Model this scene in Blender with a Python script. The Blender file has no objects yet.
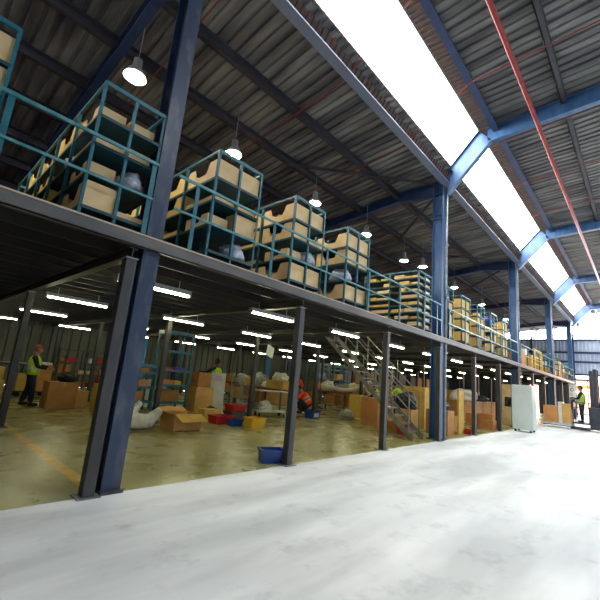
import bpy, bmesh, math, random
from mathutils import Vector, Matrix, noise
random.seed(7)
PI = math.pi
col = bpy.context.scene.collection
SC = bpy.context.scene

# ------------------------------------------------------------------ materials
def srgb(r, g, b):
    f = lambda c: ((c/255)/12.92) if c/255 <= .04045 else (((c/255)+.055)/1.055)**2.4
    return (f(r), f(g), f(b), 1)
def mat(name, c, rough=.6, metal=0, c2=None, scale=4, stretch=(1, 1, 1), bump=0, bscale=30, lo=.4, hi=.65, spec=.5, detail=6):
    m = bpy.data.materials.new(name); m.use_nodes = True
    n = m.node_tree.nodes; l = m.node_tree.links; b = n['Principled BSDF']
    b.inputs['Base Color'].default_value = srgb(*c); b.inputs['Roughness'].default_value = rough
    b.inputs['Metallic'].default_value = metal; b.inputs['Specular IOR Level'].default_value = spec
    tc = n.new('ShaderNodeTexCoord'); mp = n.new('ShaderNodeMapping'); mp.inputs['Scale'].default_value = stretch
    l.new(tc.outputs['Object'], mp.inputs[0])
    if c2:
        t = n.new('ShaderNodeTexNoise'); t.inputs['Scale'].default_value = scale; t.inputs['Detail'].default_value = detail
        l.new(mp.outputs[0], t.inputs[0])
        r = n.new('ShaderNodeValToRGB'); r.color_ramp.elements[0].position = lo; r.color_ramp.elements[1].position = hi
        r.color_ramp.elements[0].color = srgb(*c); r.color_ramp.elements[1].color = srgb(*c2)
        l.new(t.outputs['Fac'], r.inputs[0]); l.new(r.outputs[0], b.inputs['Base Color'])
    if bump:
        t2 = n.new('ShaderNodeTexNoise'); t2.inputs['Scale'].default_value = bscale; t2.inputs['Detail'].default_value = 4
        l.new(mp.outputs[0], t2.inputs[0])
        bp = n.new('ShaderNodeBump'); bp.inputs['Strength'].default_value = bump; bp.inputs['Distance'].default_value = .02
        l.new(t2.outputs['Fac'], bp.inputs['Height']); l.new(bp.outputs[0], b.inputs['Normal'])
    return m
def emis(name, c, s):
    m = bpy.data.materials.new(name); m.use_nodes = True
    n = m.node_tree.nodes; n.clear(); e = n.new('ShaderNodeEmission'); o = n.new('ShaderNodeOutputMaterial')
    e.inputs[0].default_value = (*c, 1); e.inputs[1].default_value = s
    m.node_tree.links.new(e.outputs[0], o.inputs[0]); return m

TEAL = mat('teal_paint', (28, 94, 110), .4, c2=(38, 112, 126), scale=6)
TEALD = mat('teal_shelf_paint', (18, 62, 72), .5, c2=(22, 74, 84), scale=3)  # rack teal darkened: shade inside the racks put into the shelf colour
RAIL = mat('rail_paint', (60, 128, 136), .35, c2=(96, 150, 152), scale=10)  # rack teal lightened: the light on the rails put into the colour
BLUE = mat('blue_column_paint', (52, 88, 132), .4, c2=(72, 106, 146), scale=5, stretch=(1, 1, .25), bump=.15, bscale=12)
BLUEL = mat('worn_blue_column_paint', (38, 54, 80), .35, c2=(88, 94, 104), scale=7, stretch=(1, 1, .3), lo=.5, hi=.78, bump=.2, bscale=10)
RAFT = mat('rafter_paint', (30, 50, 88), .5, c2=(40, 62, 100), scale=3)
POST = mat('grey_post_paint', (50, 50, 52), .42, c2=(66, 65, 66), scale=6, stretch=(1, 1, .3))
NAVYB = mat('dark_blue_wrap', (34, 48, 74), .4, c2=(44, 58, 84), scale=3, bump=.4, bscale=6)
POSTD = mat('dark_inner_post_paint', (44, 43, 42), .5, c2=(56, 54, 52), scale=5)
FASC = mat('grey_beam_paint', (84, 84, 86), .45, c2=(108, 104, 98), scale=3, stretch=(.4, 1, 1))
JOIST = mat('dark_joist_steel', (26, 23, 19), .5, c2=(36, 31, 24), scale=3)
PLY = mat('deck_board', (62, 38, 24), .85, c2=(76, 48, 30), scale=4)
PURL = mat('dark_purlin_steel', (44, 46, 56), .6, c2=(64, 62, 70), scale=3, stretch=(.3, 1, 1))
RUST = mat('rusty_steel', (92, 80, 78), .8, c2=(120, 84, 62), scale=9, lo=.45, hi=.7)
REDP = mat('red_pipe_paint', (170, 62, 58), .4, c2=(140, 46, 44), scale=6)
GALV = mat('galvanised_steel', (150, 155, 160), .4, .5, c2=(120, 125, 130), scale=5)
STEEL = mat('grey_stair_steel', (146, 144, 134), .4, .2, c2=(118, 116, 108), scale=6)
CARD = mat('cardboard', (208, 160, 90), .75, c2=(194, 144, 78), scale=2.5, bump=.05)
CARDD = mat('brown_cardboard', (180, 128, 70), .8, c2=(164, 112, 58), scale=2.5)
CARDY = mat('yellow_cardboard', (214, 176, 84), .7, c2=(200, 156, 70), scale=3)
CARDO = mat('orange_cardboard', (206, 144, 84), .8, c2=(192, 130, 74), scale=3)
BOXP = mat('pale_bin_board', (228, 200, 150), .7, c2=(214, 180, 124), scale=3)
BOXY = mat('yellow_bin_board', (232, 196, 108), .7, c2=(218, 178, 88), scale=3)
TAPE = mat('packing_tape', (186, 150, 100), .3)
WHITE = mat('white_board', (234, 236, 228), .5, c2=(205, 208, 200), scale=3)
CAB = mat('cabinet_paint', (206, 216, 210), .35, c2=(196, 206, 200), scale=2)
FOAM = mat('white_foam_wrap', (232, 228, 212), .6, c2=(212, 206, 188), scale=12, bump=.6, bscale=18)
WRAP = mat('bubble_wrap', (150, 152, 140), .25, c2=(190, 190, 178), scale=14, bump=.8, bscale=40)
BAGW = mat('pale_plastic_bag', (216, 220, 230), .25, c2=(160, 166, 188), scale=9, bump=.8, bscale=14)
BLACKB = mat('black_plastic', (26, 27, 30), .4, bump=.5, bscale=12)
RED = mat('red_plastic', (190, 30, 34), .35)
BLU = mat('blue_plastic', (28, 72, 156), .35, c2=(22, 58, 130), scale=5)
YEL = mat('yellow_plastic', (222, 176, 30), .4)
GREY = mat('grey_plastic', (70, 72, 76), .5)
SKYB = mat('light_blue_plastic', (70, 140, 200), .4)
YSTEEL = mat('yellow_paint', (232, 184, 28), .4)
OSTEEL = mat('orange_paint', (214, 110, 40), .4)
REDB = mat('dull_red_paint', (128, 48, 40), .5)
WOOD = mat('bench_board', (150, 124, 88), .6, c2=(128, 100, 68), scale=4)
HIV = mat('hi_vis_yellow_cloth', (196, 236, 50), .7, c2=(180, 222, 40), scale=6)
HIO = mat('hi_vis_orange_cloth', (250, 84, 34), .7, c2=(236, 70, 30), scale=6)
REFL = mat('reflective_tape', (190, 196, 186), .3)
NAVY = mat('navy_cloth', (26, 30, 48), .85, c2=(34, 38, 58), scale=5)
DARKC = mat('dark_cloth', (28, 28, 30), .9)
REDC = mat('red_cloth', (180, 40, 50), .8)
SKIN = mat('skin', (190, 136, 108), .55)
SKIND = mat('dark_skin', (104, 68, 50), .55)
HAIR = mat('dark_hair', (24, 20, 18), .7)
HAIRR = mat('reddish_cap_cloth', (140, 70, 60), .8)
SHOE = mat('boot_leather', (20, 20, 20), .5)
FORK = mat('dark_truck_paint', (44, 48, 58), .45, c2=(54, 58, 68), scale=4)
RUB = mat('black_rubber', (18, 18, 18), .7)
PURPL = mat('blue_bag_plastic', (40, 50, 130), .3, c2=(60, 70, 160), scale=6)
WIRE = mat('trolley_wire', (150, 148, 138), .35, .4)
PALL = mat('pallet_wood', (190, 200, 206), .7, c2=(170, 182, 190), scale=5)
LAMPM = mat('lamp_housing', (150, 152, 150), .4, .4)
TUBE = emis('fluorescent_tube_glow', (.98, .97, .60), 34)
BAY = emis('high_bay_glow', (1.0, .92, .72), 480)

def floor_mats():
    # aisle concrete
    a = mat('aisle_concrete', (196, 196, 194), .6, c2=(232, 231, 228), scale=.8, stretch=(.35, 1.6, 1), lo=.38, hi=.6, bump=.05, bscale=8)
    n = a.node_tree.nodes; l = a.node_tree.links; b = n['Principled BSDF']
    src = b.inputs['Base Color'].links[0].from_socket
    t = n.new('ShaderNodeTexNoise'); t.inputs['Scale'].default_value = 2.3; t.inputs['Detail'].default_value = 10; t.inputs['Roughness'].default_value = .7
    tc = n.new('ShaderNodeTexCoord'); l.new(tc.outputs['Object'], t.inputs[0])
    r = n.new('ShaderNodeValToRGB'); r.color_ramp.elements[0].position = .3; r.color_ramp.elements[1].position = .46
    r.color_ramp.elements[0].color = (.62, .62, .62, 1); r.color_ramp.elements[1].color = (1, 1, 1, 1)
    l.new(t.outputs['Fac'], r.inputs[0])
    mx = n.new('ShaderNodeMixRGB'); mx.blend_type = 'MULTIPLY'; mx.inputs[0].default_value = .6
    l.new(src, mx.inputs[1]); l.new(r.outputs[0], mx.inputs[2]); l.new(mx.outputs[0], b.inputs['Base Color'])
    # glossier, darker and yellower concrete under the deck, with a worn yellow line painted on it
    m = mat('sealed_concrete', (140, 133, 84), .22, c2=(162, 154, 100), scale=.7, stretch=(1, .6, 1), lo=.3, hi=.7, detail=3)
    n = m.node_tree.nodes; l = m.node_tree.links; b = n['Principled BSDF']
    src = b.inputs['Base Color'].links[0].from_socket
    tc = n.new('ShaderNodeTexCoord'); sp = n.new('ShaderNodeSeparateXYZ'); l.new(tc.outputs['Object'], sp.inputs[0])
    def math_(op, a, bb=None):
        q = n.new('ShaderNodeMath'); q.operation = op
        for i, v in enumerate((a, bb)):
            if v is None: continue
            if isinstance(v, (int, float)): q.inputs[i].default_value = v
            else: l.new(v, q.inputs[i])
        return q.outputs[0]
    d = math_('ABSOLUTE', math_('SUBTRACT', sp.outputs[0], 1.93))
    line = math_('LESS_THAN', d, .075)
    t = n.new('ShaderNodeTexNoise'); t.inputs['Scale'].default_value = 7; t.inputs['Detail'].default_value = 8
    l.new(tc.outputs['Object'], t.inputs[0])
    wear = math_('GREATER_THAN', t.outputs['Fac'], .41)
    f = math_('MULTIPLY', math_('MULTIPLY', line, wear), .85)
    mx = n.new('ShaderNodeMixRGB'); l.new(f, mx.inputs[0]); l.new(src, mx.inputs[1]); mx.inputs[2].default_value = srgb(222, 168, 50)
    l.new(mx.outputs[0], b.inputs['Base Color'])
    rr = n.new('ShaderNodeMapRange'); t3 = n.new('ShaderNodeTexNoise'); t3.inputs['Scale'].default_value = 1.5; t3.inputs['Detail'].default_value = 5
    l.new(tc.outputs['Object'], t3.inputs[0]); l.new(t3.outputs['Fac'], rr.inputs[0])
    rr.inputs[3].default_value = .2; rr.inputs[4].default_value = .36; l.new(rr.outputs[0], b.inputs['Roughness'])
    return a, m
AISLE, DECKFL = floor_mats()
ROOFL = mat('roof_sheet', (128, 130, 128), .6, c2=(70, 71, 76), scale=1.5, stretch=(2.0, .3, 1), lo=.35, hi=.62, bump=.5, bscale=2)
WALLM = mat('wall_sheet', (104, 106, 98), .6, c2=(86, 88, 82), scale=1.2, stretch=(1, 1, .2))
WALLF = mat('far_wall_sheet', (184, 192, 208), .6, c2=(168, 176, 194), scale=1.2, stretch=(1, 1, .2))
BRICK = mat('outside_brick', (206, 150, 128), .8, c2=(190, 132, 110), scale=6)
def glassm():
    m = bpy.data.materials.new('roof_glazing'); m.use_nodes = True; n = m.node_tree.nodes; n.clear()
    t = n.new('ShaderNodeBsdfTransparent'); t.inputs[0].default_value = (.93, .97, 1, 1)
    g = n.new('ShaderNodeBsdfGlossy'); g.inputs['Roughness'].default_value = .2
    x = n.new('ShaderNodeMixShader'); x.inputs[0].default_value = .05; o = n.new('ShaderNodeOutputMaterial')
    l = m.node_tree.links; l.new(t.outputs[0], x.inputs[1]); l.new(g.outputs[0], x.inputs[2]); l.new(x.outputs[0], o.inputs[0]); return m
GLASS = glassm()

# ------------------------------------------------------------------ mesh helpers
class MB:
    def __init__(s): s.v = []; s.f = []; s.smooth = False
    def add(s, vs, fs):
        o = len(s.v); s.v += [tuple(v) for v in vs]; s.f += [tuple(o+i for i in f) for f in fs]; return s
    def box(s, x0, x1, y0, y1, z0, z1, M=None):
        vs = [Vector((x, y, z)) for z in (z0, z1) for x, y in ((x0, y0), (x1, y0), (x1, y1), (x0, y1))]
        if M is not None: vs = [M @ v for v in vs]
        return s.add(vs, [(3, 2, 1, 0), (4, 5, 6, 7), (0, 1, 5, 4), (1, 2, 6, 5), (2, 3, 7, 6), (3, 0, 4, 7)])
    def bar(s, a, b, w, h=None, up=(0, 0, 1)):
        h = h or w; a = Vector(a); b = Vector(b); d = (b-a); L = d.length; d.normalize()
        u = Vector(up)
        if abs(d.dot(u)) > .98: u = Vector((1, 0, 0))
        x = d.cross(u).normalized(); y = x.cross(d)
        vs = [p + x*i*w/2 + y*j*h/2 for p in (a, b) for i, j in ((-1, -1), (1, -1), (1, 1), (-1, 1))]
        return s.add(vs, [(3, 2, 1, 0), (4, 5, 6, 7), (0, 1, 5, 4), (1, 2, 6, 5), (2, 3, 7, 6), (3, 0, 4, 7)])
    def tube(s, pts, r, n=10, caps=True, radii=None):
        pts = [Vector(p) for p in pts]; rings = []
        for i, p in enumerate(pts):
            d = (pts[min(i+1, len(pts)-1)] - pts[max(i-1, 0)]).normalized()
            u = Vector((0, 0, 1)) if abs(d.z) < .95 else Vector((1, 0, 0))
            x = d.cross(u).normalized(); y = x.cross(d)
            rr = radii[i] if radii else r
            rings.append([p + (x*math.cos(2*PI*k/n) + y*math.sin(2*PI*k/n))*rr for k in range(n)])
        vs = [v for ring in rings for v in ring]; fs = []
        for i in range(len(pts)-1):
            for k in range(n): fs.append((i*n+k, i*n+(k+1) % n, (i+1)*n+(k+1) % n, (i+1)*n+k))
        if caps: fs.append(tuple(range(n))[::-1]); fs.append(tuple((len(pts)-1)*n+k for k in range(n)))
        return s.add(vs, fs)
    def lathe(s, prof, c=(0, 0, 0), n=20):
        vs = [(c[0]+r*math.cos(2*PI*k/n), c[1]+r*math.sin(2*PI*k/n), c[2]+z) for r, z in prof for k in range(n)]
        fs = [(i*n+k, i*n+(k+1) % n, (i+1)*n+(k+1) % n, (i+1)*n+k) for i in range(len(prof)-1) for k in range(n)]
        return s.add(vs, fs)
    def prism(s, poly, a, b, axis='x'):
        # poly: points in the plane across the axis, extruded a..b along it
        def P(t, p): return {'x': (t, p[0], p[1]), 'y': (p[0], t, p[1]), 'z': (p[0], p[1], t)}[axis]
        n = len(poly); vs = [P(a, p) for p in poly] + [P(b, p) for p in poly]
        return s.add(vs, [tuple(range(n))[::-1], tuple(range(n, 2*n))] + [(i, (i+1) % n, n+(i+1) % n, n+i) for i in range(n)])
    def build(s, name, m, parent=None, loc=None, rz=0, smooth=False, bevel=0):
        me = bpy.data.meshes.new(name); me.from_pydata(s.v, [], s.f); me.validate()
        bm = bmesh.new(); bm.from_mesh(me); bmesh.ops.recalc_face_normals(bm, faces=bm.faces); bm.to_mesh(me); bm.free()
        me.materials.append(m)
        if smooth or s.smooth: me.polygons.foreach_set('use_smooth', [True]*len(me.polygons))
        o = bpy.data.objects.new(name, me); col.objects.link(o)
        if loc: o.location = loc
        o.rotation_euler.z = rz
        if parent: o.parent = parent
        if bevel:
            bv = o.modifiers.new('bevel', 'BEVEL'); bv.width = bevel; bv.segments = 2; bv.limit_method = 'ANGLE'
        return o
def B(*a): return MB().box(*a)
def tag(o, label=None, cat=None, group=None, kind=None):
    if label: o['label'] = label
    if cat: o['category'] = cat
    if group: o['group'] = group
    if kind: o['kind'] = kind
    return o
def thing(name, label, cat, loc=(0, 0, 0), rz=0, group=None):
    o = bpy.data.objects.new(name, None); col.objects.link(o); o.empty_display_size = .2
    o.location = loc; o.rotation_euler.z = rz
    return tag(o, label, cat, group)
def struct(name, mb, m, **k): return tag(mb.build(name, m, **k), kind='structure')
KIDS = {}
def children(o): return [c for c in bpy.data.objects if c.parent == o]
def copy_tree(o, parent=None, kids=None):
    c = o.copy(); col.objects.link(c)
    if parent: c.parent = parent
    for ch in (kids[o.name] if kids and o.name in kids else children(o)): copy_tree(ch, c)
    return c
ORD = ['first', 'second', 'third', 'fourth', 'fifth', 'sixth', 'seventh', 'eighth', 'ninth', 'tenth', 'eleventh', 'twelfth', 'thirteenth', 'fourteenth', 'fifteenth']

# ------------------------------------------------------------------ layout constants (metres)
# X runs down the aisle, Y to the left into the deck, Z up; the photographer stands at X=0, Y=0
YD, ZD, BAYL = 4.58, 3.08, 3.19
PX = [1.80 + BAYL*k for k in range(13)]          # deck posts
CX = [2.06 + 3*BAYL*k for k in range(5)]         # portal columns
YW, XE = 20.8, 45.0                              # left wall, far wall
XB, YR = -7.0, -9.0                              # back and right side of the hall
def zl(y): return 8.72 - .105*(y-4.5)            # left roof sheet height
def zr(y): return 10.02 + .05*(3.0-y)            # right roof sheet height

# ------------------------------------------------------------------ camera
f_px, yaw, pitch, roll = 373.07, .75396, .20073, .089953
fw = Vector((math.cos(yaw)*math.cos(pitch), math.sin(yaw)*math.cos(pitch), math.sin(pitch)))
r_ = fw.cross(Vector((0, 0, 1))).normalized(); u_ = r_.cross(fw)
rr = math.cos(roll)*r_ + math.sin(roll)*u_; uu = -math.sin(roll)*r_ + math.cos(roll)*u_
cam = bpy.data.objects.new('camera', bpy.data.cameras.new('camera')); col.objects.link(cam)
M = Matrix((rr, uu, -fw)).transposed().to_4x4(); M.translation = (0, 0, 1.5); cam.matrix_world = M
cam.data.sensor_width = 36; cam.data.lens = 36*f_px/600; cam.data.clip_start = .05; cam.data.clip_end = 300
SC.camera = cam

# ------------------------------------------------------------------ the shell
fl = B(XB, XE, YR, YD+.05, -.2, 0)
o = fl.build('floor', AISLE); tag(o, kind='structure')
o = B(XB, XE, YD+.05, YW, -.2, 0).build('floor', DECKFL); tag(o, kind='structure')
tag(B(XE, XE+40, -30, 30, -.2, -.01).build('ground_outside', mat('outside_paving', (170, 168, 160), .8)), kind='structure')

def corrug(x0, x1, pitch, dep):
    pr = []; x = x0
    while x < x1:
        pr += [(x, 0), (x+pitch*.55, 0), (x+pitch*.65, dep), (x+pitch*.9, dep)]; x += pitch
    pr.append((x1, 0)); return [p for p in pr if p[0] <= x1]
def sheet_along_y(ys, zf, pitch, dep, x0=XB, x1=XE):
    mb = MB(); pr = corrug(x0, x1, pitch, dep); n = len(pr)
    for j, y in enumerate(ys):
        mb.v += [(x, y, zf(y)+d + .012*noise.noise(Vector((x*.9, y*1.1, 3)))*3) for x, d in pr]
    for j in range(len(ys)-1):
        for i in range(n-1): mb.f.append((j*n+i, j*n+i+1, (j+1)*n+i+1, (j+1)*n+i))
    return mb
ys = [4.35 + i*(YW-4.35)/26 for i in range(27)]
o = struct('ceiling', sheet_along_y(ys, zl, .26, .05), ROOFL)
o = struct('ceiling', sheet_along_y([3.52 - i*6.52/9 for i in range(10)], zr, .26, .05), ROOFL)
struct('ceiling', B(XB, 3.5, -4.6, -3.0, zr(-4)+.02, zr(-4)+.08), ROOFL)
o = struct('ceiling', sheet_along_y([-4.6 - i*(-4.6-YR)/6 for i in range(7)], zr, .26, .05), ROOFL)
# valley upstand (rusty strip), ridge-side strip, glazing between them
def strip(name, p, q, m, pitch=.16, dep=.03, x0=XB, x1=XE):
    mb = MB(); pr = corrug(x0, x1, pitch, dep)
    p = Vector((0, *p)); q = Vector((0, *q)); nrm = Vector((0, -(q-p).z, (q-p).y)).normalized()
    n = len(pr)
    for e in (p, q): mb.v += [tuple(Vector((x, 0, 0)) + e + nrm*d) for x, d in pr]
    mb.f = [(i, i+1, n+i+1, n+i) for i in range(n-1)]
    return struct(name, mb, m)
strip('trim_1', (4.62, 8.52), (4.42, 8.93), RUST)
strip('trim_2', (3.5, 9.93), (3.02, 9.95), RUST)
gl = MB(); gl.prism([(4.42, 8.93), (3.51, 9.97), (3.52, 9.98), (4.43, 8.94)], 3.5, XE)
struct('window_1', gl, GLASS)
strip('ceiling', (4.42, 8.93), (3.51, 9.97), ROOFL, .26, .05, XB, 3.5)  # near end of the glazing roofed over to darken the foreground deck edge
struct('trim_3', MB().bar((XB, 4.43, 8.94), (XE, 4.43, 8.94), .06, .05), FASC)
struct('trim_4', MB().bar((XB, 3.5, 9.94), (XE, 3.5, 9.94), .05, .06), FASC)

def sheet_wall(name, a, b, z0, z1, m, pitch=.3, dep=.05, hole=None):
    a = Vector((*a, 0)); b = Vector((*b, 0)); d = (b-a); L = d.length; d.normalize(); nr = Vector((-d.y, d.x, 0))
    mb = MB(); spans = [(0, L, z0, z1)]
    if hole:
        h0, h1, hz0, hz1 = hole; spans = [(0, h0, z0, z1), (h1, L, z0, z1), (h0, h1, hz1, z1)]
        if hz0 > z0: spans.append((h0, h1, z0, hz0))
    for s0, s1, za, zb in spans:
        if s1-s0 < .01: continue
        pr = corrug(s0, s1, pitch, dep); n = len(pr); o = len(mb.v)
        za_ = za if callable(za) else (lambda s, v=za: v); zb_ = zb if callable(zb) else (lambda s, v=zb: v)
        mb.v += [tuple(a + d*s + nr*e + Vector((0, 0, za_(s)))) for s, e in pr] + [tuple(a + d*s + nr*e + Vector((0, 0, zb_(s)))) for s, e in pr]
        mb.f += [(o+i, o+i+1, o+n+i+1, o+n+i) for i in range(n-1)]
    return struct(name, mb, m)
sheet_wall('wall_left', (XB, YW), (XE, YW), 0, zl(YW)+.05, WALLM, .42, .07)
sheet_wall('wall_far', (XE, 5.0), (XE, YW), 3.0, 7.35, WALLF)
sheet_wall('wall_far', (XE, 5.0), (XE, YW), 0, 3.0, mat('dark_wall_sheet', (58, 58, 60), .7), hole=(3.15, 3.9, 0, 2.75))  # same wall below the deck, its shade put into a darker colour
sheet_wall('wall_far', (XE, YR), (XE, 5.0), 3.95, 7.35, WALLF)
g1 = MB().prism([(4.6, 7.35), (4.6, zl(4.6)), (YW, zl(YW)), (YW, 7.0), (12, 7.35)], XE, XE+.02)
struct('window_2', MB().prism([(YR, 7.35), (YR, zr(YR)), (3.0, zr(3)), (4.5, zl(4.5)), (16, zl(16)+.02), (16, 7.35)], XE, XE+.02), GLASS)
gm = MB()
for z in (7.35, 6.1, 5.2, 3.98): gm.box(XE-.16, XE-.02, YR, YW if z > 7 or z == 5.2 else YW, z-.09, z+.09)
for y in (-7, -4, -1, 2, 5.1, 8.6, 12, 16): gm.box(XE-.2, XE-.02, y-.08, y+.08, 0 if y > 5 else 3.95, 8)
struct('trim_5', gm, RAFT)
sheet_wall('wall_right', (XB, YR), (XE, YR), 0, zr(YR)+.05, WALLF)
struct('added_window_3', MB().prism([(-3.0, zr(-3)+.02), (-4.6, zr(-4.6)+.02), (-4.6, zr(-4.6)+.04), (-3.0, zr(-3)+.04)], 3.5, XE), GLASS)  # unseen skylight added to brighten the aisle floor
sheet_wall('wall_back', (XB, YD+.5), (XB, YW), 0, zl(YW), WALLM)
sheet_wall('wall_back', (XB, YR), (XB, YD+.5), 0, 10.5, WALLF)
# outside the far door
tag(B(XE+14, XE+14.3, -14, 16, 0, 4.6).build('brick_building', BRICK), 'pinkish brick wall standing outside beyond the far open doorway', 'building')
ob = thing('loading_frame', 'orange steel frame standing outside beyond the far open doorway', 'frame', (XE+4, 3.2, 0))
B(-.12, .12, -3.5, 2.6, 2.85, 3.12).build('cross_beam', OSTEEL, ob)
for yy in (-3.3, .9): B(-.1, .1, yy-.1, yy+.1, 0, 2.85).build('leg', OSTEEL, ob)

# ------------------------------------------------------------------ roof steel
def ibeam_path(mb, bot, top, x, w, tf=.025, tw=.02):
    # bot/top: matched lists of (y,z); web between, flanges along both edges
    mb.prism(bot + top[::-1], x-tw/2, x+tw/2)
    for line in (bot, top):
        for a, b in zip(line, line[1:]): mb.bar((x, *a), (x, *b), w, tf, up=(0, 0, 1) if abs(b[0]-a[0]) > 1e-3 else (0, 1, 0))
RAFTN = ['behind the photographer', 'above the big blue column', 'above the middle blue column', 'above the third blue column', 'above the fourth blue column', 'above the farthest blue column']
for k in range(0, 5):
    x = 2.06 + 3*BAYL*k
    if k < 0:
        pass
    nm = RAFTN[k+1]
    t = thing('roof_rafter', 'dark blue steel rafter with haunch, left roof half, ' + nm, 'rafter', (0, 0, 0), group='left roof rafters')
    mb = MB()
    bot = [(4.8, 7.98), (6.4, 8.13)] + [(y, zl(y)-.72+.0) for y in (8.0, 12, 16, 20.7)]
    bot = [(4.84, 7.96), (6.4, 8.12), (9.05, 7.86), (14, 7.34), (20.7, 6.64)]
    top = [(4.84, 8.50), (6.4, 8.44), (9.05, zl(9.05)-.08), (14, zl(14)-.08), (20.7, zl(20.7)-.08)]
    ibeam_path(mb, bot, top, x, .18); mb.build('beam', RAFT, t)
    mb = MB(); mb.box(x-.09, x+.09, 20.45, 20.7, 0, 6.7); mb.build('wall_stanchion', RAFT, t)
    t = thing('roof_rafter', 'blue steel rafter crossing the skylight, right roof half, ' + nm, 'rafter', group='right roof rafters')
    mb = MB()
    ibeam_path(mb, [(4.5, 7.95), (3.1, 9.44)], [(4.46, 8.86), (3.5, 9.9)], x, .2, .022)
    mb.build('haunch', BLUE, t)
    mb = MB()
    ys2 = [3.25, 1, -2, -6, YR+.1]
    ibeam_path(mb, [(y, zr(y)-.62) for y in ys2], [(y, zr(y)-.13) for y in ys2], x, .2, .025)
    mb.build('beam', BLUE, t)
    mb = MB(); mb.box(x-.1, x+.1, YR+.15, YR+.45, 0, zr(YR)-.6); mb.build('wall_stanchion', RAFT, t)
# purlins along X
def purlin(y, z, h, w, lab, m=PURL, lip=True):
    mb = MB(); mb.box(XB, XE-.05, y-.012, y+.012, z-h, z); mb.box(XB, XE-.05, y-w, y+.012, z-h, z-h+.02); mb.box(XB, XE-.05, y-w, y+.012, z-.02, z)
    return tag(mb.build('roof_purlin', m), lab, 'roof beam', 'roof purlins')
for i, y in enumerate((6.42, 8.02, 9.7, 11.4, 13.1, 14.8, 16.5, 18.2)):
    purlin(y, zl(y)-.02, .26, .12, 'dark steel purlin, %s line left of the skylight' % ORD[i])
for i, y in enumerate((1.25, -.5, -2.3, -4.1, -5.9, -7.6)):
    purlin(y, zr(y)-.01, .24, .12, 'dark steel purlin, %s line right of the skylight' % ORD[i])
tag(MB().prism([(4.7, 8.32), (4.46, 8.32), (4.46, 8.36), (4.64, 8.36), (4.64, 8.5), (4.7, 8.5)], XB, XE-.05).build('valley_gutter', mat('gutter_paint', (108, 118, 140), .35)), 'blue grey valley gutter running along the skylight lower edge', 'gutter')
tag(MB().prism([(3.08, 9.72), (2.9, 9.72), (2.9, 9.76), (3.04, 9.76), (3.04, 9.98), (3.08, 9.98)], XB, XE-.05).build('skylight_beam', RAFT), 'dark blue beam running along the skylight upper edge', 'roof beam')
# bracing rods
BR = [((7.3, 8.0), (11.5, 4.9)), ((12.0, 4.9), (14.8, 8.0)), ((16.8, 8.0), (21.0, 4.9)), ((21.5, 4.9), (24.4, 8.0))]
for i, (a, b) in enumerate(BR):
    tag(MB().bar((*a, zl(a[1])-.3), (*b, zl(b[1])-.3), .07, .07).build('roof_brace', PURL), 'slim diagonal roof brace, %s from the left, meeting the blue columns' % ORD[i], 'brace', 'roof braces')
# sprinkler pipes
tag(MB().tube([(XB, 1.75, 9.0), (XE-.1, 1.75, 9.0)], .055, 12).build('sprinkler_main', REDP, smooth=True), 'thick red sprinkler main pipe running the length of the right roof', 'pipe')
for i in range(14):
    x = 2.9 + 3.07*i - .05
    pts = [(x, YR+.1, zr(YR)-.5), (x, 3.0, 9.62), (x, 3.0, 9.6), (x, 4.95, 8.32), (x, YW-.1, zl(YW)-.4)]
    t = thing('sprinkler_branch', 'thin red sprinkler branch crossing under the roof, %s from the left' % ORD[i], 'pipe', group='sprinkler branch pipes')
    MB().tube([(x, YR+.1, zr(YR)-.48), (x, 2.9, 9.58), (x, 4.95, 8.36), (x, YW-.1, zl(YW)-.36)], .016, 8).build('pipe', REDB, t)
    for y in (1.25, 8.02): MB().tube([(x, y, (9.58+(2.9-y)*.0775) if y < 3 else zl(y)-.36-.0), (x, y, (zr(y) if y < 3 else zl(y))+.02)], .008, 5).build('hanger', GALV, t)
    mb = MB()
    for y in (-1.5, .6, 2.4, 5.6, 8.6): mb.tube([(x, y, (zr(y) if y < 3 else zl(y))-.4), (x, y, (zr(y) if y < 3 else zl(y))-.62)], .02, 6)

# ------------------------------------------------------------------ portal columns
COLN = ['big worn blue column in the foreground standing beside the slim grey post', 'blue steel column in the middle of the photo with a downpipe', 'third blue steel column from the left, beyond the small-box racks',
        'fourth blue steel column from the left, beyond the yellow gate', 'farthest blue steel column at the end of the deck']
for k, x in enumerate(CX):
    t = thing('steel_column', COLN[k], 'column', (x, 4.82, 0), group='blue roof columns')
    m = BLUEL if k == 0 else BLUE
    mb = MB(); w, d = .11, .17
    mb.box(-w, w, -d, -d+.018, 0, 8.62); mb.box(-w, w, d-.018, d, 0, 8.4); mb.box(-.008, .008, -d+.018, d-.018, 0, 8.5)
    mb.build('shaft', m, t)
    B(-.13, .12, -.24, .24, 0, .03).build('base_plate', POST, t)
    mb = MB()
    for z in (7.1, 7.22, 8.0): mb.box(-.1, -.01, -d+.02, d-.02, z, z+.02); mb.box(.01, .1, -d+.02, d-.02, z, z+.02)
    mb.build('stiffener', m, t)
    if k in (1, 2, 3):
        p = thing('downpipe', 'pale grey downpipe strapped to the %s' % ['', 'middle blue column', 'third blue column', 'fourth blue column'][k], 'pipe', (x+.2, 4.64, 0), group='rain downpipes')
        MB().tube([(0, 0, .02), (0, 0, 8.3)], .05, 12).build('pipe', GALV, p, smooth=True)
        mb = MB()
        for z in (1.0, 2.6, 4.4, 6.2): mb.box(-.07, .07, -.065, .065, z, z+.04)
        mb.build('bracket', GALV, p)

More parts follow.
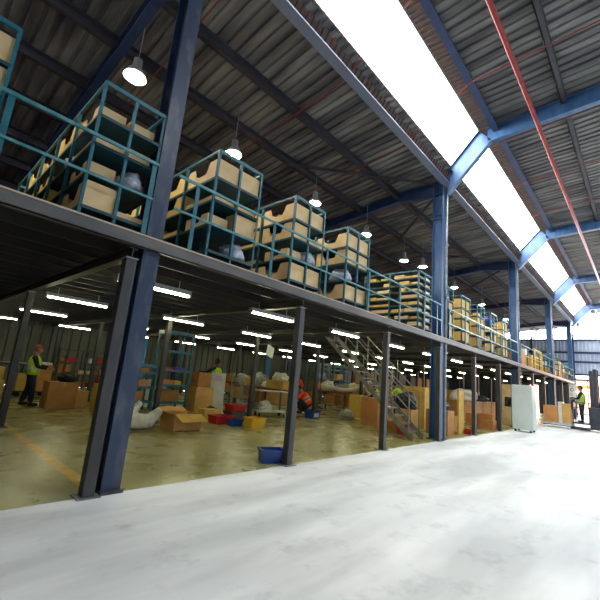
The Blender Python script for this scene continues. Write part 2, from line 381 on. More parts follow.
# ------------------------------------------------------------------ the deck
XD0, XD1 = -4.6, PX[12]+.15
DY1 = YW-.15
HX0, HX1, HY0, HY1 = 10.3, 11.25, 6.55, 8.35     # stair opening
deck = thing('mezzanine_deck', 'long raised steel storage deck with grey edge beam and brown board underside', 'mezzanine', (0, 0, 0))
mb = MB(); mb.box(XD0, HX0, 5.02, DY1, ZD-.04, ZD); mb.box(HX1, XD1, 5.02, DY1, ZD-.04, ZD)
xs_ = [XD0] + [v for c in CX[:4] for v in (c-.125, c+.125)] + [XD1]
for a, b in zip(xs_[::2], xs_[1::2]): mb.box(a, b, YD+.05, 5.02, ZD-.04, ZD)
mb.box(HX0, HX1, 5.02, HY0, ZD-.04, ZD); mb.box(HX0, HX1, HY1, DY1, ZD-.04, ZD)
mb.build('deck_board', PLY, deck)
mb = MB(); z1 = ZD-.019
mb.box(XD0, XD1, YD, YD+.012, ZD-.17, z1); mb.box(XD0, XD1, YD, YD+.06, ZD-.17, ZD-.155)
mb.build('edge_beam', FASC, deck)
B(XD0, XD1, YD-.014, YD+.05, ZD-.018, ZD).build('edge_trim', mat('deck_edge_strip', (190, 172, 150), .5), deck)
for i in range(28):
    y = YD+.55 + i*.565
    segs = [(XD0, XD1)] if not (HY0 < y < HY1) else [(XD0, HX0), (HX1, XD1)]
    mb = MB()
    for a, b in segs:
        mb.box(a, b, y-.004, y+.004, ZD-.19, ZD-.04); mb.box(a, b, y-.03, y+.004, ZD-.194, ZD-.186)
    mb.build('joist', JOIST, deck)
for x in PX + [PX[0]-BAYL]:
    mb = MB(); mb.box(x-.006, x+.006, YD+.02, DY1, 2.76, ZD-.2); mb.box(x-.06, x+.06, YD+.02, DY1, 2.75, 2.763); mb.box(x-.06, x+.06, YD+.02, DY1, ZD-.21, ZD-.2)
    mb.build('cross_beam', JOIST, deck)
def post(x, y, lab, grp, m=POST, w=.065, z1=2.735):
    t = thing('deck_post', lab, 'post', (x, y, 0), group=grp)
    mb = MB(); mb.box(-w, w, -w, w, .012, z1); mb.build('shaft', m, t, bevel=.008)
    B(-.12, .12, -.12, .12, 0, .012).build('base_plate', GALV if y < 5 else m, t)
    B(-w-.012, w+.012, -w-.012, w+.012, z1, z1+.013).build('cap_plate', GALV, t)
    return t
FP = ['slim grey front deck post standing just left of the big blue column', 'slim grey front deck post beside the small blue bin', 'slim grey front deck post left of the stairs',
      'slim grey front deck post beside the middle blue column', 'slim dark front deck post behind the red tray', 'slim dark front deck post left of the white cabinet',
      'slim front deck post behind the white cabinet', 'slim front deck post right of the white cabinet', 'slim pale front deck post behind the orange carton', 'slim front deck post fourth from the deck end',
      'slim front deck post third from the deck end', 'slim front deck post next to last at the deck end', 'slim front deck post at the very end of the deck']
for k, x in enumerate(PX): post(x, YD+.07, FP[k], 'front deck posts')
post(PX[5]+.75, YD+.35, 'extra dark deck post just right of the post left of the white cabinet', None)
for r, y in enumerate((9.45, 14.3, 19.1)):
    for k, x in enumerate(PX):
        post(x, y, 'slim dark inner deck post, %s row back, %s from the left' % (ORD[r+1], ORD[k]), 'inner deck posts', m=POSTD, w=.06)

# fluorescent battens
def batten(x, y, lab, first=[None, None]):
    if first[0] is None:
        t = thing('fluorescent_light', lab, 'ceiling light', (x, y, 2.66), group='fluorescent lights under the deck')
        B(-.62, .62, -.045, .045, .02, .09).build('housing', LAMPM, t)
        mb = MB(); mb.tube([(-.59, -.022, 0), (.59, -.022, 0)], .017, 8); mb.tube([(-.59, .022, 0), (.59, .022, 0)], .017, 8); mb.build('tube', TUBE, t)
        for q in (-1, 1):
            B(q*.605-.015, q*.605+.015, -.05, .05, -.022, .09).build('end_cap', LAMPM, t)
            B(q*.4-.005, q*.4+.005, -.008, .008, .08, .227).build('hanger', LAMPM, t)
        first[0] = t; first[1] = {t.name: children(t)}
        return t
    c = copy_tree(first[0], kids=first[1]); c.location = (x, y, 2.66); c['label'] = lab; return c
ROWS = [(5.695, 'front'), (9.085, 'second'), (13.04, 'third'), (17.56, 'back')]
for r, (y, nm) in enumerate(ROWS):
    for k in range(14):
        x = (2.68, 2.6, 2.9, 2.5)[r] + 2.6*k
        yy = y
        batten(x, yy, 'fluorescent batten light under the deck, %s row, %s from left' % (nm, ORD[k]))

# ------------------------------------------------------------------ guard railing
def railing(x0, x1, posts, lab):
    t = thing('guard_railing', lab, 'railing', (x0, YD+.03, ZD), group='guard railings along the deck edge')
    for z, h in ((.99, .045), (.5, .035)):
        MB().bar((0, -.025, z), (x1-x0, -.025, z), .026, h*.8).build('top_rail' if z > .6 else 'mid_rail', RAIL, t)
    for x in posts:
        mb = MB(); mb.box(x-x0-.03, x-x0+.03, -.008, .004, .02, 1.03); mb.box(x-x0+.022, x-x0+.03, .004, .05, .02, 1.03); mb.build('post', TEAL, t)
railing(-4.2, 1.92, [-4.15, -2.7, -1.2, .33, 1.88], 'teal guard railing at left, ending at the big blue column')
railing(2.22, 11.45, [2.55, 4.1, 5.6, 7.2, 8.72, 10.2, 11.1], 'long teal guard railing between the big and middle blue columns')
railing(11.95, 21.0, [12.1, 13.6, 15.1, 16.6, 18.1, 19.6, 20.9], 'teal guard railing between the middle and third blue columns')
railing(21.5, 30.5, [21.6, 23.1, 24.6, 26.1, 27.6, 29.1, 30.4], 'teal guard railing between the third and fourth blue columns')
railing(31.0, 40.0, [31.1, 32.6, 34.1, 35.6, 37.1, 38.6, 39.9], 'teal guard railing beyond the fourth blue column')
t = thing('guard_railing', 'short inner teal railing around the stair opening, left of the small-box rack', 'railing', (8.05, 6.3, ZD), group='guard railings on the deck')
for z in (.99, .5): MB().bar((0, 0, z), (1.75, 0, z), .03, .04).build('rail', TEAL, t)
for x in (.02, .88, 1.73): B(x-.02, x+.02, -.02, .02, 0, 1.02).build('post', TEAL, t)

# ------------------------------------------------------------------ racks on the deck
LV = [.14, .56, .95, 1.33]
def rack(x, nb, levels, lab, top=1.79, dy=.93, w=.88, cols=2, y=4.68, z=ZD, m=TEAL):
    t = thing('storage_rack', lab, 'rack', (x, y, z), group='teal racks on the deck')
    xs = [0, w/2, w] if cols == 2 else [0, w]
    for k in range(nb+1):
        for q in xs:
            mb = MB(); s = -1 if q == xs[-1] else 1
            mb.box(q-.018, q+.018, k*dy-.004, k*dy+.004, 0, top); mb.box(q-s*.018, q-s*.012, k*dy, k*dy+(.034 if k < nb else -.034), 0, top)
            mb.build('upright', m, t)
    for z_ in levels:
        for k in range(nb):
            mb = MB(); mb.box(0, w, k*dy, (k+1)*dy, z_-.012, z_); mb.box(-.012, -.004, k*dy, (k+1)*dy, z_-.035, z_+.004); mb.box(w+.004, w+.012, k*dy, (k+1)*dy, z_-.035, z_+.004)
            if k == 0: mb.box(0, w, -.012, -.004, z_-.035, z_+.004)
            mb.build('shelf', TEALD, t)
    mb = MB()
    for q in (xs[0], xs[-1]): mb.box(q-.015, q+.015, 0, nb*dy, top-.035, top)
    for k in (0, nb): mb.box(0, w, k*dy-.015, k*dy+.015, top-.05, top)
    mb.build('top_frame', m, t)
    return t
def bin_mesh(W, L, H, notch=True):
    # open tray, notched wall on the x=0 side; W along x, L along y
    mb = MB(); t = .012
    if notch: poly = [(0, 0), (L, 0), (L, H), (L*.80, H), (L*.72, H*.45), (L*.38, H*.45), (L*.28, H), (0, H)]
    else: poly = [(0, 0), (L, 0), (L, H), (0, H)]
    mb.prism(poly, 0, t)
    mb.box(W-t, W, 0, L, 0, H); mb.box(t, W-t, 0, t, 0, H); mb.box(t, W-t, L-t, L, 0, H); mb.box(t, W-t, t, L-t, 0, t)
    return mb
proto = {}
def place(kind, x, y, z, lab, cat, grp, m, W, L, H, rz=0):
    key = (kind, m.name, W, L, H)
    if key not in proto:
        if kind == 'bin': o = bin_mesh(W, L, H).build('notched_bin', m)
        elif kind == 'tray': o = bin_mesh(W, L, H, False).build('storage_tray', m)
        elif kind == 'bag':
            o = lump(W, L, H, 5).build('plastic_bag', m, smooth=True)
        elif kind == 'carton':
            o = B(0, W, 0, L, 0, H).build('carton', m, bevel=.006)
        proto[key] = o
    else:
        o = proto[key].copy(); col.objects.link(o)
    o.location = (x, y, z); o.rotation_euler.z = rz
    return tag(o, lab, cat, grp)
def lump(W, L, H, seed=0, n=3, amp=.28):
    bm = bmesh.new(); bmesh.ops.create_icosphere(bm, subdivisions=n, radius=1)
    mb = MB()
    for v in bm.verts:
        p = v.co.copy(); k = 1 + amp*noise.noise(p*1.7+Vector((seed*3.1, 0, seed))) + amp*.5*noise.noise(p*4+Vector((seed, 7, 0))) + amp*.25*noise.noise(p*9+Vector((seed, 7, 2)))
        p *= k; z = max(p.z, -.72)
        mb.v.append((W*.5*(1+p.x), L*.5*(1+p.y), H*.5*(z+.72)/.9))
    mb.f = [tuple(v.index for v in f.verts) for f in bm.faces]; bm.free(); return mb

RX = [-.62, 1.15, 2.87, 4.64, 6.36, None, 11.75, 13.42, 15.12, 16.85, 18.6]
RN = ['left edge rack', 'rack left of big column', 'first rack right of big column', 'second rack right of big column', 'third rack right of big column', 'small-box rack',
      'rack behind middle column', 'first rack past middle column', 'second rack past middle column', 'third rack past middle column', 'fourth rack past middle column']
SH = ['bottom shelf', 'third shelf', 'second shelf', 'top shelf']
BN = ['railing bay', 'second bay', 'third bay', 'fourth bay', 'fifth bay']
# contents: per rack -> level -> (left column kinds per bay, right column kind of railing bay)
F, Hf, T_, N_, G = 'F', 'H', 'T', None, 'G'
spec = {
 0: {3: ('FFF', 'F'), 2: ('FHF', 'F'), 1: ('HFH', 'H'), 0: ('FFF', 'F')},
 1: {3: ('HFHFH', 'H'), 2: ('TGHHF', 'H'), 1: ('HTFHF', 'G'), 0: ('FFHFH', 'T')},
 2: {3: ('FFFHF', 'F'), 2: ('TFHFF', 'T'), 1: ('HTFHF', 'F'), 0: ('NHFTH', 'G')},
 3: {3: ('FFFFH', 'F'), 2: ('FFFHF', 'T'), 1: ('HTFFF', 'G'), 0: ('FFFHF', 'F')},
 4: {3: ('FFFFH', 'F'), 2: ('FFFHF', 'F'), 1: ('GTFFF', 'N'), 0: ('FFFHF', 'F')},
 6: {3: ('HFF', 'H'), 2: ('FFF', 'F'), 1: ('FFF', 'F'), 0: ('FFF', 'F')},
 7: {3: ('FFF', 'F'), 2: ('FFF', 'F'), 1: ('FFF', 'F'), 0: ('FFF', 'F')},
 8: {3: ('NHF', 'H'), 2: ('FFF', 'F'), 1: ('FFF', 'F'), 0: ('FFF', 'N')},
 9: {3: ('GFF', 'G'), 2: ('THF', 'T'), 1: ('HFF', 'F'), 0: ('FFF', 'H')},
 10: {3: ('FFF', 'F'), 2: ('FFF', 'T'), 1: ('FHF', 'F'), 0: ('FFF', 'F')},
}
for r, x in enumerate(RX):
    if x is None: continue
    nb = 5 if r < 5 else 3
    rack(x, nb, LV, w=.78 if r == 1 else .88, lab='teal shelving unit full of notched bins, %s' % RN[r])
    for lv, (L_, R_) in spec[r].items():
        items = [('left', b, L_[b]) for b in range(min(nb, len(L_)))] + [('right', 0, R_)]
        for side, b, kd in items:
            if kd in ('N', None): continue
            xx = x + (.015 if side == 'left' else (.405 if r == 1 else .455)); bw = .36 if r == 1 else .41; yy = 4.68 + b*.93 + .035; zz = ZD + LV[lv] + .003
            where = '%s, %s side, %s, %s' % (SH[lv], side, BN[b], RN[r])
            m = BOXY if (r in (7, 8, 10) or (side == 'left' and b > 0)) else BOXP
            if kd == 'F': place('bin', xx, yy, zz, 'notched board bin, ' + where, 'storage bin', 'notched bins on the racks', m, bw, .86, .33)
            elif kd == 'H': place('bin', xx, yy+.1, zz, 'half-height notched bin, ' + where, 'storage bin', 'low notched bins on the racks', m, bw-.03, .62, .2)
            elif kd == 'T': place('tray', xx, yy+.02, zz, 'flat pale tray, ' + where, 'tray', 'flat trays on the racks', m, bw-.01, .8, .09)
            elif kd == 'G': place('bag', xx, yy+.02, zz, 'crumpled pale plastic bag, ' + where, 'plastic bag', 'plastic bags on the racks', PURPL if r == 9 else BAGW, bw-.01, .5, .34)
# small-box rack: many close shelves
x5 = 9.95; lv5 = [.12+.205*i for i in range(8)]
rack(x5, 2, lv5, 'teal rack of closely spaced shelves holding small boxes', top=1.77)
rng = random.Random(4)
for i, z in enumerate(lv5):
    for b in range(2):
        y = 4.72 + b*.93; end = 4.68+(b+1)*.93-.04; j = 0
        while y < end-.16 and j < 3:
            L = rng.choice((.2, .3, .42, .6)); L = min(L, end-y)
            if rng.random() < .78:
                H = rng.choice((.07, .1, .12)); j += 1
                place('tray', x5+.02, y, ZD+z+.003, 'small open box %s of the %s row from bottom, %s, small-box rack' % (ORD[j-1], ORD[i], BN[b]), 'small box', 'small boxes on the close shelves',
                      rng.choice((BOXY, BOXP, CARDY)), .3, round(L, 2), H)
            y += L + rng.choice((.03, .1, .2))
    place('tray', x5+.47, 4.72, ZD+z+.003, 'small white box on %s row from bottom, right side of small-box rack' % ORD[i], 'small box', 'small boxes on the close shelves', WHITE if i % 2 else BOXP, .36, .5, .1)
# guard loop pole near the rack
for xx, nm in ((11.0, 'left'), (11.2, 'right')):
    pass

# things on the far half of the deck
gt = thing('safety_gate', 'yellow pallet safety gate on the deck past the third blue column', 'gate', (25.7, 4.8, ZD))
for y in (0, 1.1):
    for x in (0, 1.9): B(x-.05, x+.05, y-.05, y+.05, 0, 1.25).build('post', YSTEEL, gt)
    mb = MB()
    for z in (.35, .75, 1.2): mb.box(0, 1.9, y-.03, y+.03, z-.03, z+.03)
    mb.build('gate_leaf', YSTEEL, gt)
FARB = [(26.0, 5.0, .9, .8, .9, CARDY, 'yellow carton inside the yellow safety gate'), (23.4, 5.0, 1.0, .9, .8, CARDO, 'orange carton on the deck, left of the safety gate'),
        (27.3, 5.6, .9, .8, 1.4, WHITE, 'tall white wrapped carton on the deck, behind the safety gate'), (28.4, 5.0, .8, .8, 1.0, CARDY, 'yellow carton on the deck right of the safety gate'),
        (32.2, 5.0, .9, .9, 1.2, WHITE, 'white wrapped stack on the deck past the fourth blue column'), (34.0, 5.1, .9, .9, .9, CARD, 'brown carton on the deck past the white stack'),
        (35.6, 5.0, 1.0, .9, 1.4, CARDY, 'tall yellow carton on the deck near its far end'), (37.6, 5.0, 1.1, .9, 1.1, BOXP, 'pale carton on the deck close to its end')]
for x, y, w, d, h, m, lab in FARB:
    t = thing('carton', lab, 'carton', (x, y, ZD), group='cartons on the far deck')
    B(0, w, 0, d, 0, h).build('body', m, t, bevel=.01); B(w*.45, w*.55, -.003, d, h, h+.004).build('tape', TAPE, t)
for i, x in enumerate((29.6, 33.15, 36.8, 38.9)):
    rack(x, 1, LV[:3], 'small teal rack on the far deck, %s from the left' % ORD[i], top=1.4, w=.7, cols=1)
for i, (x, z) in enumerate(((29.65, .143), (33.2, .563), (36.85, .143), (38.95, .563))):
    place('carton', x, 4.75, ZD+z, 'small box in the %s small rack of the far deck' % ORD[i], 'box', 'boxes in the small far racks', [CARDY, BOXP, CARDO, CARD][i], .5, .6, .3)

# ------------------------------------------------------------------ high-bay lamps
lamp0 = None
for i, (x, y) in enumerate([(2.15, 6.95), (4.93, 7.42), (8.17, 7.42), (11.2, 7.42), (14.6, 7.6), (15.75, 7.25), (19.9, 7.35), (24.6, 7.35), (30, 7.35)]):
    lab = 'glowing round high-bay lamp hanging over the racks, %s from the left' % ORD[i]
    if lamp0 is None:
        lamp0 = thing('high_bay_lamp', lab, 'lamp', (x, y, 6.9), group='high-bay lamps'); lamp0.scale = (.82, .82, 1)
        MB().lathe([(.02, .42), (.1, .4), (.11, .22), (.2, .12), (.27, 0), (.26, 0), (.19, .11), (.1, .2), (.01, .2)], n=24).build('reflector', LAMPM, lamp0, smooth=True)
        MB().lathe([(.0, -.03), (.1, -.02), (.16, .02), (.17, .07), (.0, .1)], n=20).build('bulb', BAY, lamp0, smooth=True)
        MB().tube([(0, 0, .4), (0, 0, 1.34)], .012, 6).build('hanger', GALV, lamp0)
        lk = {lamp0.name: children(lamp0)}
    else:
        c = copy_tree(lamp0, kids=lk); c.location = (x, y, 6.9); c['label'] = lab

# ------------------------------------------------------------------ stairs (rise into the deck along +Y)
st = thing('stair_flight', 'grey steel open stair with handrails climbing from the aisle to the deck', 'stairs', (10.45, 4.98, 0))
W = .68; run, rise, ns = 3.42, ZD, 15
sl = rise/run
for xs in (0, W):
    mb = MB(); mb.prism([(0, 0), (.11, 0), (run+.02, rise-.12), (run+.02, rise-.0), (run-.03, rise), (0, .12)], xs-.012, xs+.012)
    mb.build('stringer', STEEL, st)
for i in range(1, ns):
    z = i*rise/ns; y = z/sl - .02
    mb = MB(); mb.box(.012, W-.012, y-.04, y+.2, z-.004, z); mb.box(.012, W-.012, y-.04, y-.034, z-.035, z); mb.build('tread', STEEL, st)
for xs in (0, W):
    for h, nm in ((1.0, 'handrail'), (.55, 'mid_rail')):
        y0 = .15; z0 = .15*sl + .15
        MB().tube([(xs, y0, z0+h), (xs, run-.3, z0+h+(run-.3-y0)*sl)], .02, 8).build(nm, STEEL, st)
    for y in (.15, 1.1, 2.05, 3.0):
        MB().box(xs-.018, xs+.018, y-.018, y+.018, y*sl+.02, y*sl+1.14).build('baluster', STEEL, st)

# ------------------------------------------------------------------ generic goods
def carton(x0, x1, y0, y1, h, lab, m=CARD, z=0, grp=None, tape=True, rz=0, flaps=False):
    t = thing('carton', lab, 'carton', (x0, y0, z), rz, grp); w, d = x1-x0, y1-y0
    if flaps:
        mb = MB(); k = .008
        mb.box(0, w, 0, k, 0, h); mb.box(0, w, d-k, d, 0, h); mb.box(0, k, k, d-k, 0, h); mb.box(w-k, w, k, d-k, 0, h); mb.box(0, w, 0, d, 0, k)
        mb.build('body', m, t)
        MB().add([(0, 0, h), (w, 0, h), (w*.95, -.3, h-.14), (w*.05, -.3, h-.14)], [(0, 1, 2, 3)]).add([(0, 0, h+.006), (w, 0, h+.006), (w*.95, -.3, h-.134), (w*.05, -.3, h-.134)], [(0, 1, 2, 3)]).build('flap', CARDY, t)
        MB().bar((w/2, d, h), (w/2, d+.22, h+.08), w*.92, .006, up=(0, 1, 0)).build('flap', m, t)
        MB().bar((0, d/2, h), (-.2, d/2, h+.05), d*.92, .006).build('flap', m, t)
        MB().bar((w, d/2, h), (w+.2, d/2, h-.05), d*.92, .006).build('flap', m, t)
    else:
        B(0, w, 0, d, 0, h).build('body', m, t, bevel=.008)
        if tape:
            mb = MB(); mb.box(w*.46, w*.54, -.002, d+.002, h-.1, h+.003); mb.build('tape', TAPE, t)
            MB().box(-.001, w+.001, -.001, d+.001, h*.0+.0, .004).build('base_fold', m, t)
    return t
def tote(x, y, w, d, h, lab, m, z=0, grp='plastic totes', rz=0):
    t = thing('plastic_tote', lab, 'plastic bin', (x, y, z), rz, grp); k = .012; tp = .02
    mb = MB()
    for a in (0, 1):
        s = 1 if a == 0 else -1; o = 0 if a == 0 else k
        q = tp+o
        mb.add([(q, q, o), (w-q, q, o), (w-q, d-q, o), (q, d-q, o), (o, o, h), (w-o, o, h), (w-o, d-o, h), (o, d-o, h)],
               [(3, 2, 1, 0), (0, 1, 5, 4), (1, 2, 6, 5), (2, 3, 7, 6), (3, 0, 4, 7)])
    mb.add([(0, 0, h), (w, 0, h), (w, d, h), (0, d, h), (k, k, h), (w-k, k, h), (w-k, d-k, h), (k, d-k, h)], [(0, 1, 5, 4), (1, 2, 6, 5), (2, 3, 7, 6), (3, 0, 4, 7)])
    mb.build('body', m, t)
    r = MB(); r.box(-.015, w+.015, -.015, 0, h-.03, h).box(-.015, w+.015, d, d+.015, h-.03, h).box(-.015, 0, 0, d, h-.03, h).box(w, w+.015, 0, d, h-.03, h); r.build('rim', m, t)
    return t
def soft(name, x, y, w, d, h, lab, cat, m, z=0, seed=1, rz=0, amp=.28, grp=None):
    return tag(lump(w, d, h, seed, 4, amp).build(name, m, loc=(x, y, z), rz=rz, smooth=True), lab, cat, grp)

# left part under the deck
t = carton(3.25, 4.0, 12.3, 12.9, .73, 'large brown carton on the floor beside the man in yellow vest', CARDD)
carton(4.05, 4.4, 12.55, 13.1, .5, 'lower brown carton right behind the large carton at left', CARD)
soft('plastic_bag', 3.5, 12.35, .5, .5, .3, 'black crumpled bag lying on the large brown carton', 'plastic bag', BLACKB, z=.735, seed=3)
carton(4.2, 4.42, 11.3, 11.75, .78, 'narrow upright yellow carton beside the leaning grey post', CARDY)
pl = thing('platform_trolley', 'low black trolley loaded with yellow boxes at far left', 'trolley', (3.1, 15.4, 0))
B(0, 1.0, 0, .7, .16, .2).build('platform', BLACKB, pl)
for x in (.1, .9):
    for y in (.1, .6): MB().tube([(x, y-.02, .08), (x, y+.02, .08)], .08, 12).build('wheel', RUB, pl)
MB().tube([(0, .05, .2), (0, .05, .95), (0, .65, .95), (0, .65, .2)], .018, 8).build('handle', GALV, pl)
carton(3.12, 3.55, 15.45, 16.05, .55, 'yellow box on the black trolley, left one', CARDY, z=.203)
carton(3.6, 4.08, 15.45, 16.05, .9, 'taller orange brown box on the black trolley, right one', CARDO, z=.203)
carton(3.65, 4.05, 15.5, 16.0, .08, 'thin white box lid lying on the tall box of the trolley', WHITE, z=1.106, tape=False)
carton(2.0, 2.75, 15.2, 16.0, .55, 'yellow carton at the far left edge behind the dark post', CARDY)
carton(2.1, 2.7, 15.3, 15.9, .4, 'second yellow carton stacked at the far left edge', CARDY, z=.553)
def bench(x0, x1, y0, y1, h, lab, top=WOOD, edge=REDB, lower=True):
    t = thing('packing_bench', lab, 'workbench', (x0, y0, 0)); w, d = x1-x0, y1-y0
    B(0, w, 0, d, h-.04, h).build('table_top', top, t)
    mb = MB(); mb.box(-.012, 0, 0, d, h-.09, h).box(w, w+.012, 0, d, h-.09, h).box(-.012, w+.012, -.012, 0, h-.09, h).box(-.012, w+.012, d, d+.012, h-.09, h); mb.build('edge_strip', edge, t)
    n = max(2, int(d/1.6)+1)
    for i in range(n):
        for x in (.04, w-.1):
            yy = .04 + i*(d-.14)/(n-1); B(x, x+.06, yy, yy+.06, 0, h-.04).build('leg', GREY, t)
    if lower: B(.02, w-.02, .06, d-.06, .3, .33).build('lower_shelf', WOOD, t)
    return t
# long table against the left wall
bench(1.0, 4.4, 17.6, 18.5, 1.05, 'long white topped table by the left wall behind the man in vest', WHITE, GREY)
carton(1.6, 2.2, 17.7, 18.3, .35, 'brown carton standing on the white topped table', CARDD, z=1.053)
# black wire shelving with goods
ws = thing('wire_shelving', 'long black frame shelving crowded with small goods by the left wall', 'shelving', (4.5, 16.6, 0))
for i in range(4):
    for y in (0, .6): B(i*1.0-.02, i*1.0+.02, y-.02, y+.02, 0, 1.75).build('upright', BLACKB, ws)
for z in (.35, .8, 1.25, 1.72): 
    mb = MB(); mb.box(0, 3.0, -.02, .62, z-.015, z); mb.box(0, 3.0, -.03, -.02, z-.04, z+.01); mb.build('shelf', GREY, ws)
rng = random.Random(9)
cols9 = [(CARDD, 'brown'), (WHITE, 'white'), (CARDO, 'orange'), (BOXP, 'pale'), (GREY, 'dark grey'), (RED, 'red')]
for zi, z in enumerate((.35, .8, 1.25)):
    x = 4.56; j = 0
    while x < 7.3:
        w = rng.choice((.18, .26, .34)); h = rng.choice((.14, .2, .27, .33)); m, cn = rng.choice(cols9)
        if rng.random() < .85:
            place('carton', x, 16.65, z+.002, '%s small box, %s from left on the %s shelf of black shelving' % (cn, ORD[j], ['lower', 'middle', 'upper'][zi]), 'box', 'small boxes on the black shelving', m, w, .4, h)
            j += 1
        x += w+.06
tote(6.55, 13.1, .35, .5, .9, 'tall pale bin standing before the black shelving', WHITE, grp=None)

# teal racks on the floor
def rack_floor(x, y, w, d, h, levels, lab, nb=1):
    t = thing('storage_rack', lab, 'rack', (x, y, 0), group='teal racks on the floor')
    for i in range(nb+1):
        for yy in (0, d): B(i*w/nb-.03, i*w/nb+.03, yy-.03, yy+.03, 0, h).build('upright', TEAL, t)
    for z in levels:
        mb = MB(); mb.box(0, w, 0, d, z-.015, z); mb.box(0, w, -.03, -.02, z-.06, z+.01); mb.box(0, w, d+.02, d+.03, z-.06, z+.01); mb.build('shelf', TEAL, t)
    mb = MB(); mb.box(0, w, -.03, 0, h-.12, h).box(0, w, d, d+.03, h-.12, h).box(-.02, 0, 0, d, h-.12, h).box(w, w+.02, 0, d, h-.12, h); mb.build('top_frame', TEAL, t)
    return t
rack_floor(6.15, 11.55, .95, .6, 2.62, (.3, .85, 1.33, 1.95), 'tall open teal rack with few goods behind the open carton')
rack_floor(4.8, 11.7, 1.2, .6, 1.45, (.3, .75, 1.2), 'lower teal rack half hidden by the big blue column')
for i, (x, z, m, w, h, lab) in enumerate([(4.98, 1.203, CARDY, .3, .3, 'yellow box on top of the lower teal rack, left'), (5.5, 1.203, CARDO, .28, .22, 'orange box on top of the lower teal rack, right'),
        (5.0, .753, CARDD, .35, .25, 'brown box on middle shelf of lower teal rack, left'), (5.5, .753, CARDO, .3, .2, 'orange box on middle shelf of lower teal rack, right'), (5.1, .303, CARDD, .6, .3, 'wide brown box on bottom shelf of lower teal rack'),
        (6.22, .853, CARDO, .45, .14, 'flat orange box on second shelf of tall teal rack'), (6.72, .853, YEL, .26, .12, 'yellow label box on second shelf of tall teal rack'), (6.22, 1.333, RED, .35, .08, 'flat red box on third shelf of tall teal rack'),
        (6.65, 1.333, PURPL, .35, .1, 'flat purple box on third shelf of tall teal rack'), (6.25, .303, CARDD, .7, .36, 'brown box on bottom shelf of tall teal rack')]):
    place('carton', x, 11.75 if z < 1.3 else 11.7, z, lab, 'box', 'boxes on the teal floor racks', m, w, .36, h)
tag(MB().tube([(6.75, 14.4, 0), (6.75, 14.4, 2.4)], .07, 12).build('blue_roll', SKYB, smooth=True), 'slim blue upright roll standing behind the low teal rack', 'roll')
# white foam sack, two horns
mb = MB(); mb.smooth = True
fo = thing('foam_sack', 'lumpy white foam-filled sack with two raised horns on the floor', 'sack', (3.8, 8.55, 0))
def blob(path, radii, n=14):
    return MB().tube(path, .2, n, True, radii)
def remesh_join(name, mbs, m, parent, vox=.03, disp=.03):
    a = MB()
    for q in mbs: a.add(q.v, q.f)
    o = a.build(name, m, parent, smooth=True)
    r = o.modifiers.new('remesh', 'REMESH'); r.mode = 'VOXEL'; r.voxel_size = vox; r.use_smooth_shade = True
    s = o.modifiers.new('smooth', 'SMOOTH'); s.iterations = 6
    return o
remesh_join('body', [blob([(-.3, .15, .17), (.0, .1, .18), (.4, .0, .18), (.68, -.08, .17)], [.1, .17, .18, .12]),
                     blob([(.5, -.02, .16), (.68, -.05, .3), (.8, -.1, .46)], [.16, .13, .09]),
                     blob([(.05, .12, .2), (.25, .15, .4), (.4, .12, .6)], [.14, .11, .07])], FOAM, fo)
carton(4.78, 5.5, 8.1, 8.75, .38, 'open brown carton with a hanging flap on the floor', CARD, flaps=True, rz=-.0)
# tall carton with small one on top, white panel, man
carton(7.25, 7.95, 11.2, 11.8, .82, 'brown carton under the smaller carton, beside the white panel', CARD)
carton(7.35, 7.85, 11.3, 11.75, .5, 'smaller brown carton stacked on the carton beside white panel', CARDD, z=.826)
wpn = thing('board_panel', 'tall white board standing upright before the person with arms spread', 'panel', (8.02, 11.52, 0), rz=-2.48)
B(0, .04, 0, .52, 0, 1.36).build('board', WHITE, wpn); B(-.1, .14, .0, .03, 0, .04).build('foot', GREY, wpn)
B(.04, .043, .15, .38, 1.08, 1.26).build('sticker', mat('pink_sticker', (222, 190, 214), .6), wpn)
# totes
tote(6.5, 8.85, .62, .42, .22, 'red plastic tote on the floor left of the dark tote', RED)
tote(7.42, 9.35, .55, .45, .25, 'dark grey tote on the floor under the upper red tote', GREY)
tote(7.43, 9.36, .52, .43, .2, 'red plastic tote stacked on the dark grey tote', RED, z=.262)
tote(6.72, 8.4, .36, .28, .18, 'small blue tote before the red totes', BLU)
tote(6.98, 7.9, .5, .36, .28, 'yellow plastic tote standing beside the slim inner post', YEL)
carton(6.6, 7.2, 9.6, 10.0, .3, 'small yellow carton behind the red totes', CARDY)
soft('plastic_bag', 7.0, 9.9, .4, .4, .35, 'dark crumpled bag behind the red totes', 'plastic bag', BLACKB, seed=8)
# wire cage trolley
cg = thing('wire_cage_trolley', 'upright grey wire cage trolley beside the slim inner post', 'trolley', (8.5, 10.4, 0))
for x in (0, .5):
    for y in (0, .55): MB().tube([(x, y, .1), (x, y, 1.3)], .015, 6).build('upright', WIRE, cg); 
for y in (0, .55):
    mb = MB()
    for i in range(1, 5): mb.tube([(i*.1, y, .15), (i*.1, y, 1.25)], .006, 5)
    for z in (.2, .6, 1.0, 1.28): mb.tube([(0, y, z), (.5, y, z)], .008, 5)
    mb.build('mesh_side', WIRE, cg)
for z in (.2, .7, 1.28):
    for x in (0, .5): MB().tube([(x, 0, z), (x, .55, z)], .01, 5).build('side_bar', WIRE, cg)
B(-.01, .51, -.01, .56, .12, .15).build('base', GALV, cg)
for x in (.05, .45):
    for y in (.06, .49): MB().tube([(x-.015, y, .06), (x+.015, y, .06)], .06, 10).build('wheel', RUB, cg)
soft('plastic_bag', 8.57, 10.45, .36, .42, .3, 'grey bag inside the upright wire cage trolley', 'plastic bag', WRAP, z=.155, seed=11)
